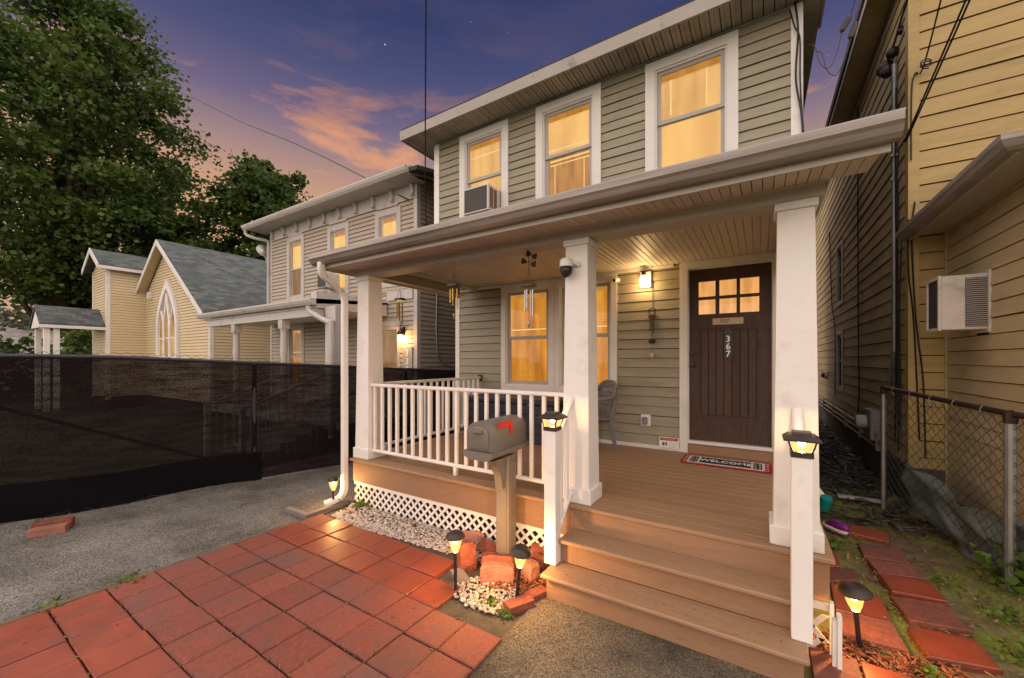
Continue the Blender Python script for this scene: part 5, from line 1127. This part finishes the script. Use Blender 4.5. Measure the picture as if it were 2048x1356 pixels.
slab('brick', 'orange brick propped by the mesh fence on the driveway', rq(-6.02, .87, .26, .10, R(62)), .075, .07, m_brickpink, 'loose bricks', jitter=4)
slab('brick', 'red brick behind the orange brick at the mesh fence', rq(-6.12, .92, .28, .09, R(64)), .105, .09, m_brick, 'loose bricks', jitter=4)
SQ = dict(s1=[(0.776,5.3),(1.074,5.239),(1.017,4.99),(0.723,5.044)], s2=[(0.76,4.805),(1.052,4.841),(1.052,4.545),(0.75,4.513)], s3=[(0.762,4.469),(1.045,4.503),(1.093,4.291),(0.791,4.222)], s4=[(0.788,4.190),(1.088,4.262),(1.115,3.976),(0.809,3.931)],
 s5=[(0.783,3.857),(1.076,3.905),(1.116,3.617),(0.819,3.569)], s6=[(0.785,3.462),(1.103,3.54),(1.118,3.256),(0.808,3.164)], l1=[(0.46,4.42),(0.565,4.512),(0.558,4.20),(0.44,4.12)], l2=[(0.452,4.10),(0.641,4.211),(0.647,4.016),(0.44,3.87)],
 l3=[(0.445,3.84),(0.73,3.802),(0.723,3.478),(0.43,3.46)], l4=[(0.43,3.44),(0.723,3.468),(0.734,3.2),(0.43,3.16)], b1=[(0.24,2.92),(0.46,2.94),(0.462,2.66),(0.24,2.64)], b2=[(0.473,2.935),(0.74,2.943),(0.74,2.67),(0.47,2.66)])
SLB = dict(s1='farthest stepping stone, thin and lying askew near the purple clog', s2='second farthest stepping stone of the right row, mottled brown', s3='third stepping stone of the right row, dull brown', s4='fourth stepping stone of the right row, plain red', s5='fifth stepping stone of the right row, dark and speckled', s6='nearest stepping stone of the right row, large and bright red',
 l1='small paver tucked against deck side, farthest of left row', l2='half-width paver beside the deck behind the right path light', l3='orange lit paver just behind the right path light', l4='pale worn paver at the foot of the right path light', b1='brown brick paver beside the bottom step at the photo edge', b2='red brown paver next to the mulch at the photo edge')
for k, q in SQ.items(): slab('stepping_stone', SLB[k], q, .050 if k[0] == 's' else .042, .05, m_stone if k in ('s2','s3','s5','l4','b1','l2') else m_tile, 'red stepping stones in the side yard', 'paver', jitter=1.5)
# clog, downspout with teal boot
cg = thing('garden_clog', 'purple and white rubber clog lying beside the deck', 'shoe', (.62, 5.1, .03), local=True, rz=R(-50))
def ell(cx, cy, rx_, ry_, z, n=14): return [(cx+rx_*math.cos(2*math.pi*i/n)*(1+.12*math.cos(2*math.pi*i/n)), cy+ry_*math.sin(2*math.pi*i/n), z) for i in range(n)]
MB().loft([ell(0,0,.12,.045,.0), ell(0,0,.135,.055,.03), ell(0,0,.13,.052,.04)]).build('sole', m_white, cg, True)
MB().loft([ell(.02,0,.125,.05,.042), ell(.035,0,.11,.046,.07), ell(.05,0,.08,.035,.095), ell(.055,0,.04,.02,.105)]).build('upper', m_purple, cg, True)
rd = thing('rear_downspout', 'white downspout with teal end on the right corner of sage house', 'downspout', (.46, 5.45, .2))
mbp = MB(); rect_path(mbp, curve([(.44,5.37,2.7),(.44,5.37,1.2),(.44,5.37,.55),(.47,5.34,.42),(.55,5.26,.30)],4), .03, .036); mbp.build('pipe', m_white, rd, 'auto')
MB().lathe([(.05,0),(.055,.10),(.05,.14)], n=12, m=TR(.55,5.25,.19, rx=R(25), ry=R(12))).build('boot', m_teal, rd, 'auto')
bd = MB().cbox(.80, 1.22, 6.24, 6.34, .05, .075, .004).build('loose_board', m_sash); tag(bd, 'grey loose board lying on the slate rubble between the houses', 'board')
# services on the yellow house side wall
em = thing('electric_meter', 'grey round electric meter on box low on yellow house side', 'meter', (1.42, 8.1, .8))
MB().cbox(1.36, CX-.02, 7.75, 8.15, .55, 1.0, .01).build('box', m_grey, em); MB().lathe([(.10,0),(.10,.08),(.085,.12),(.05,.13)], n=16, m=TR(1.355, 8.0, .80, ry=R(-90))).build('dial', m_sash, em, 'auto')
gpz = thing('service_pipes', 'pair of grey service pipes running along the dark foundation', 'pipe', (1.42, 10, .5))
for k, (z, r_) in enumerate(((.56,.022),(.66,.026),(.46,.018))): MB().tube([(CX-.06,7.4+k*.2,z),(CX-.06,15.5,z)], r_, 6).build('pipe', m_grey, gpz)
for y in (7.7, 8.9, 10.2, 11.8, 13.5): MB().box(CX-.09, CX-.019, y-.03, y+.03, .42, .70).build('clamp', m_grey, gpz)
rl = thing('alarm_bell', 'small red and white bell on the far yellow house wall', 'alarm', (1.42, 13.3, 1.34))
MB().lathe([(.10,0),(.10,.06)], n=12, m=TR(CX-.02, 13.3, 1.34, ry=R(-90))).build('back', m_white, rl); MB().lathe([(.075,.06),(.07,.10),(.03,.13)], n=12, m=TR(CX-.02, 13.3, 1.34, ry=R(-90))).build('dome', m_red, rl, True)
sm = thing('service_mast', 'grey service mast with black cable bundle at yellow house corner', 'service mast', (1.44, 6.95, 1.5))
MB().tube([(CX-.045,6.93,5.55),(CX-.045,6.93,1.85),(CX-.06,7.15,1.35)], .030, 8).build('conduit', m_grey, sm, 'auto')
for k, (pts, r_) in enumerate([([(CX-.05,6.84,5.2),(CX-.06,6.82,4.2),(CX-.045,6.86,3.0),(CX-.05,6.84,1.6),(CX-.05,6.9,.7)],.010), ([(CX-.05,6.72,4.35),(CX-.08,6.66,4.0),(CX-.05,6.75,3.6),(CX-.05,6.80,2.4),(CX-.06,6.70,1.2),(CX-.05,6.74,.6)],.008),
    ([(CX-.05,6.60,3.2),(CX-.06,6.64,2.6),(CX-.05,6.70,1.9),(CX-.05,6.66,.9)],.008), ([(1.53,CY-.04,3.6),(1.50,CY-.05,3.2),(1.54,CY-.04,2.2),(1.60,CY-.04,1.5),(1.62,CY-.04,.6)],.008), ([(1.47,CY-.05,3.4),(1.47,CY-.06,2.8),(1.52,CY-.04,2.2),(1.57,CY-.04,.8)],.008),
    ([(CX-.03,9.3,6.3),(CX-.03,9.3,4.0),(CX-.03,9.25,2.0),(CX-.03,9.2,1.2),(CX-.03,9.3,.8)],.010), ([(CX-.03,12.8,5.0),(CX-.03,12.4,3.2),(CX-.03,11.9,2.4),(CX-.03,11.9,.9)],.010)]):
    MB().tube(curve(pts, 6), r_, 5).build('cable', m_cable, sm, 'auto')
for k, (p, r_) in enumerate((((CX-.10,7.1,5.62),.10),((CX-.06,6.95,5.72),.07),((CX-.10,7.0,5.52),.08),((CX-.02,6.75,5.85),.05))): MB().lathe([(r_*.3,-r_),(r_*.9,-r_*.5),(r_,0),(r_*.8,r_*.6),(r_*.2,r_)], p, 8).build('connector', m_cable, sm)
for z in (4.35, 4.05): MB().box(CX-.085, CX-.02, 6.88, 6.98, z, z+.03).build('strap', m_silver, sm)
# overhead wires
def wire(label, pts, r_, mat=None, n=8):
    o = MB().tube(curve(pts, n), r_, 5).build('overhead_wire', mat or m_cable); tag(o, label, 'wire', 'overhead wires'); return o
wire('twin service wire crossing the yellow front wall, left strand', [(1.44,6.46,4.33),(1.62,5.0,5.2),(2.05,2.0,7.2),(2.6,-2.0,10.0)], .009)
wire('twin service wire crossing the yellow front wall, right strand', [(1.455,6.46,4.33),(1.65,5.0,5.2),(2.09,2.0,7.2),(2.66,-2.0,10.0)], .009)
wire('single black wire with a small loop below it on yellow wall', [(1.50,6.46,4.1),(1.505,6.46,4.9),(1.53,6.44,5.10),(1.60,6.40,5.18),(1.62,5.4,6.0),(1.75,3.0,8.2)], .008)
wire('coiled loop of black wire on the yellow wall', [(1.60+.05*math.cos(a), 6.36+.05*math.cos(a)*.4, 5.16+.035*math.sin(a)-.004*a) for a in np.linspace(0, 11.5, 14)], .007, n=3)
wire('thick wire from the mast bundle rising out of the photo', [(CX-.08,7.05,5.65),(1.46,6.6,5.95),(1.55,5.6,6.6),(1.62,4.4,7.6)], .012)
wire('dark cable hanging straight down to the tan house side wall', [(-6.16,6.27,4.72),(-5.0,5.07,4.95),(-3.0,3.05,5.8),(-1.45,1.47,7.2)], .011)
wire('long thin wire from the tall tree to tan house corner', [(-6.35,5.95,5.15),(-12.3,7.0,8.5),(-18.2,7.85,11.6),(-24.5,8.75,15.1),(-31.5,9.6,18.9)], .016, m_wirebrown)
wire('black cable down the right corner of the sage house', [(.30,UY-.05,5.55),(.33,UY-.05,5.2),(.31,UY-.06,4.7),(.36,UY-.05,4.3),(.39,UY-.04,3.7)], .010)
wire('second black cable beside the right corner of sage house', [(.26,UY-.05,5.45),(.30,UY-.06,5.25),(.345,UY-.06,5.1),(.35,UY-.05,4.6),(.40,UY-.02,3.8)], .008)
for (x, y, z, tl, lb) in ((.70,5.0,5.02,.5,'upper'), (.755,5.0,4.93,.35,'lower')):
    t = thing('wire_splice', lb + ' of two grey splice covers hanging in the gap between the houses', 'splice cover', (x, y, z), 'splice covers between the roofs')
    MB().lathe([(.008,-.075),(.022,-.06),(.026,0),(.024,.06),(.010,.075)], n=10, m=TR(x, y, z, ry=tl)).build('cover', m_wirebrown, t, 'auto')
    MB().tube(curve([(x-.03,y,z-.07),(x-.07,y,z-.26),(x-.13,y,z-.38),(x-.20,y,z-.30),(x-.24,y,z-.12),(x-.29,y,z-.08)],5), .004, 5).build('lead', m_wirebrown, t)
    MB().tube([(x+.035,y,z+.07),(x+.2,y-.6,z+.6),(x+.5,y-2,z+2.2)], .004, 4).build('drop_wire', m_wirebrown, t)
wh = MB().tube([(-6.13+.05*math.cos(a), 6.27+.02*math.sin(a*.7), 4.62+.10*math.sin(a)) for a in np.linspace(0, 18, 30)], .007, 4).build('cable_coil', m_cable); tag(wh, 'small black coil of cable on the tan house side wall', 'cable')

# ------------------------------------------------------------------ ground cover
def scatter(name, label, pts, sizes, mat, flat_=.55, seed=3, parent=None):
    r = np.random.default_rng(seed); phi = (1+5**.5)/2
    ic = np.array([(-1,phi,0),(1,phi,0),(-1,-phi,0),(1,-phi,0),(0,-1,phi),(0,1,phi),(0,-1,-phi),(0,1,-phi),(phi,0,-1),(phi,0,1),(-phi,0,-1),(-phi,0,1)])/math.hypot(1,phi)
    fc = np.array([(0,11,5),(0,5,1),(0,1,7),(0,7,10),(0,10,11),(1,5,9),(5,11,4),(11,10,2),(10,7,6),(7,1,8),(3,9,4),(3,4,2),(3,2,6),(3,6,8),(3,8,9),(4,9,5),(2,4,11),(6,2,10),(8,6,7),(9,8,1)])
    n = len(pts); V = np.zeros((n,12,3)); 
    for k in range(n):
        sc_ = np.array([1, r.uniform(.55,.9), r.uniform(.35,.6)*flat_/.55])*sizes[k]; v = ic*sc_*(1+r.normal(size=(12,1))*.10); a = r.uniform(0,6.28); tl = r.normal()*.25
        Rm = np.array(Euler((tl, r.normal()*.25, a)).to_matrix()); V[k] = v@Rm.T + pts[k]
    F = (fc[None] + (np.arange(n)*12)[:,None,None]).reshape(-1,3); me = bpy.data.meshes.new(name); co = V.reshape(-1,3)
    me.vertices.add(len(co)); me.vertices.foreach_set('co', co.astype(np.float32).ravel()); me.loops.add(F.size); me.loops.foreach_set('vertex_index', F.astype(np.int32).ravel())
    me.polygons.add(len(F)); me.polygons.foreach_set('loop_start', np.arange(0,F.size,3,dtype=np.int32)); me.polygons.foreach_set('loop_total', np.full(len(F),3,np.int32)); me.update(); me.validate()
    o = link(name, me, mat, None, True, fix=False); o['kind'] = 'stuff'; o['label'] = label; return o
def M_island(name, cols, rough=.7):
    m, n, l, b = new_mat(name); g = n.new('ShaderNodeNewGeometry'); rp = ramp_node(n, [(i/(len(cols)-1), c) for i, c in enumerate(cols)], 'LINEAR'); l.new(g.outputs['Random Per Island'], rp.inputs[0]); l.new(rp.outputs[0], b.inputs['Base Color']); b.inputs['Roughness'].default_value = rough; return m
mi_peb = M_island('pebbles', [(.24,.19,.16),(.52,.44,.36),(.36,.29,.25),(.66,.58,.49),(.42,.32,.26)], .6)
mi_mul = M_island('mulch_chips', [(.10,.03,.015),(.26,.075,.03),(.16,.05,.02),(.32,.13,.06)], .85)
mi_lit = M_island('litter', [(.06,.035,.018),(.20,.12,.05),(.11,.06,.025),(.30,.20,.10),(.08,.09,.02)], .85)
mi_sla = M_island('slates', [(.025,.022,.02),(.07,.06,.055),(.04,.035,.03),(.12,.10,.09)], .65)
pp = []
while len(pp) < 2900:
    x = rng.uniform(-4.05,-1.95); y = rng.uniform(2.59,3.02)
    if y < 2.63 + .03*math.sin(x*4) + max(0, x+2.7)*.12: continue
    if x > -2.35 and y < 2.72+.0: continue
    pp.append((x, y, .010 + .05*rng.uniform()*max(0, 1-abs(y-2.9)/.2)))
scatter('pebbles', 'bed of cream and grey pebbles along the porch lattice', np.array(pp), rng.uniform(.009,.023,len(pp)), mi_peb)
pp = []
while len(pp) < 620:
    x = rng.uniform(-2.0,-1.40); y = rng.uniform(2.16,2.62)
    if ((x+1.70)/.30)**2 + ((y-2.36)/.19)**2 > 1 or (x > -1.46 and y > 2.3): continue
    pp.append((x, y, .012+.012*rng.uniform()))
scatter('pebbles', 'patch of small white pebbles at the foot of mailbox', np.array(pp), rng.uniform(.009,.019,len(pp)), mi_peb)
pp = [(rng.uniform(-1.75,-1.34), rng.uniform(2.45,3.0), .01+.03*rng.uniform()) for k in range(520)]
def chips(name, label, pts, L, mat, seed=5, th=.004):
    r = np.random.default_rng(seed); n = len(pts); pts = np.array(pts); d = r.normal(size=(n,3)); d[:,2] *= .25; d /= np.linalg.norm(d,axis=1)[:,None]; u = np.tile([0,0,1.],(n,1)) + r.normal(size=(n,3))*.3; s = np.cross(d,u); s /= np.linalg.norm(s,axis=1)[:,None]; nn = np.cross(s,d)
    l_ = (r.uniform(.5,1.3,n)*L)[:,None]; w_ = l_*r.uniform(.15,.4,(n,1)); co = []
    for a, b, c in ((-1,-1,0),(1,-.6,0),(1.1,.4,0),(-.9,.8,0),(-1,-1,1),(1,-.6,1),(1.1,.4,1),(-.9,.8,1)): co.append(pts + d*l_*a*.5 + s*w_*b*.5 + nn*th*c)
    co = np.stack(co,1).reshape(-1,3); q = np.array([(0,3,2,1),(4,5,6,7),(0,1,5,4),(1,2,6,5),(2,3,7,6),(3,0,4,7)]); F = (q[None]+(np.arange(n)*8)[:,None,None]).reshape(-1,4)
    me = bpy.data.meshes.new(name); me.vertices.add(len(co)); me.vertices.foreach_set('co', co.astype(np.float32).ravel()); me.loops.add(F.size); me.loops.foreach_set('vertex_index', F.astype(np.int32).ravel()); me.polygons.add(len(F)); me.polygons.foreach_set('loop_start', np.arange(0,F.size,4,dtype=np.int32)); me.polygons.foreach_set('loop_total', np.full(len(F),4,np.int32)); me.update(); me.validate()
    o = link(name, me, mat, None, False, fix=False); o['kind'] = 'stuff'; o['label'] = label; return o
chips('mulch', 'red bark mulch round the blocks beside the steps', pp, .055, mi_mul)
pp = [(rng.uniform(.26,.95), rng.uniform(2.95,3.14)+.1*rng.normal()*.3, .012+.03*rng.uniform()) for k in range(650)]
chips('mulch', 'red mulch strip in front of the right path light', pp, .045, mi_mul, 6)
pp = [(x, y, .02+.02*rng.uniform()) for x, y in zip(rng.uniform(.40,1.75,2600), rng.uniform(2.4,5.9,2600))]
chips('leaf_litter', 'dry leaves and twigs scattered over the mossy side yard', pp, .040, mi_lit, 7, .002)
pp = [(x, y, .02+.06*rng.uniform()) for x, y in zip(rng.uniform(.42,1.42,900), rng.uniform(5.4,14,900))]
chips('slate_rubble', 'dark broken slate rubble filling the gap between houses', pp, .16, mi_sla, 8, .012)
pp = [(rng.uniform(-4.14,-4.0)-.05, y, .02) for y in rng.uniform(-.2,2.6,160)] + [(rng.uniform(-4.14,-1.5), rng.uniform(.2,2.6), .034) for k in range(60)]
chips('leaf_litter', 'bits of dry leaf along the patio joints', pp, .022, mi_lit, 9, .0015)
pp = [(rng.uniform(-6.5,-6.0)+.27*(y-2), y, .012) for y in rng.uniform(.4,5,220)]
chips('leaf_litter', 'dry leaves gathered along the foot of mesh fence', pp, .03, mi_lit, 10, .002)
pp = [(rng.uniform(-1.2,.12), rng.choice([rng.uniform(2.53,2.75), rng.uniform(2.53,2.75), rng.uniform(2.74,2.94)]), 0) for k in range(70)]
pp = [(x, y, .2015 if y < 2.755 else .3865) for x, y, z in pp] + [(rng.uniform(-1.1,.0), rng.uniform(3.0,4.7), .5715) for k in range(25)]
chips('leaf_flecks', 'small dark leaf flecks lying on the steps and deck', pp, .014, mi_lit, 11, .001)
pp = []
for k in range(420):
    if rng.uniform() < .5: pp.append((-4.15+.2805*rng.integers(0,10)+rng.normal()*.004, rng.uniform(-.5,2.5), .026))
    else: pp.append((rng.uniform(-4.1,-1.5), .595+TS*rng.integers(-3,7)+rng.normal()*.004, .026))
chips('joint_grit', 'grit and moss bits lodged in the patio joints', pp, .022, mi_lit, 12, .004)
# weeds
def weed(label, x, y, n, r_, h, group='weed tufts', big=.035):
    t = thing('weed', label, 'plant', (x, y, 0), group); p = np.column_stack([rng.normal(size=n)*r_+x, rng.normal(size=n)*r_+y, rng.uniform(.01, h, n)]); leaves_mesh('foliage', p, big, m_leaf3, t, droop=-.2)
    mb = MB()
    for k in range(6): a = k*1.05; mb.tube([(x,y,-.01),(x+r_*math.cos(a),y+r_*math.sin(a),h*.7)], .0015, 3)
    mb.build('stem', m_leaf3, t)
weed('weed tuft at the corner of the pebble bed by the downspout', -3.93, 2.95, 70, .05, .09, big=.05)
weed('leafy weed at the foot of the grey fence post', 1.72, 4.5, 260, .12, .30, big=.07)
weed('weed patch beside the nearest bright red stepping stone', 1.32, 3.5, 110, .09, .08)
weed('weed patch between the grey fence post and dark stepping stone', 1.40, 4.0, 90, .08, .07)
weed('small weed right of the fourth stepping stone of the right row', 1.22, 4.35, 40, .06, .06)
weed('weed at the photo corner near the last stepping stone', 1.30, 3.05, 110, .08, .10)
weed('tuft in the joint at the left edge of patio', -4.16, 1.0, 60, .05, .05)
weed('tuft beside the wooden edging strip at the near patio corner', -4.18, .62, 50, .06, .04)
weed('green sprig by the orange brick at the walkway', -1.47, 2.24, 22, .025, .04)
weed('sprig among the white pebbles by the mailbox', -1.62, 2.29, 24, .025, .05)
weed('weed at the mulch strip near the right path light', .78, 3.0, 40, .03, .08)
weed('broad leaf weed beside the purple clog', .60, 4.72, 24, .04, .05, big=.08)
weed('moss tuft between the last two patio tiles', -1.66, 1.55, 40, .03, .02, big=.02)
# junk under a tarp behind the chain link fence
tv = []; tf = []; n1, n2 = 46, 20
for i in range(n1+1):
    for j in range(n2+1):
        s = .10 + 1.15*i/n1; t = j/n2; a_, b_ = P[0], P[1]; q = a_+(b_-a_)*s; n_ = Vector((-(b_-a_).y, (b_-a_).x, 0)).normalized()
        top_ = .62 - .16*s + .07*math.sin(s*7) + .03*math.sin(s*19); off = .07 + .22*(1-t)**1.5*(.5+.5*math.sin(s*5+.6)) + .035*math.sin(s*17+t*6) + .02*math.sin(t*15+s*9)
        tv.append((q.x+n_.x*off, q.y+n_.y*off, max(0, .01+top_*t)))
for i in range(n1):
    for j in range(n2): a = i*(n2+1)+j; tf.append((a, a+1, a+n2+2, a+n2+1))
tp_ = MB().add(tv, tf).build('draped_tarp', m_tarp, None, True); sol = tp_.modifiers.new('s', 'SOLIDIFY'); sol.thickness = .006
tag(tp_, 'crumpled grey green tarp draped low behind the chain link fence', 'tarp')
# ---- END
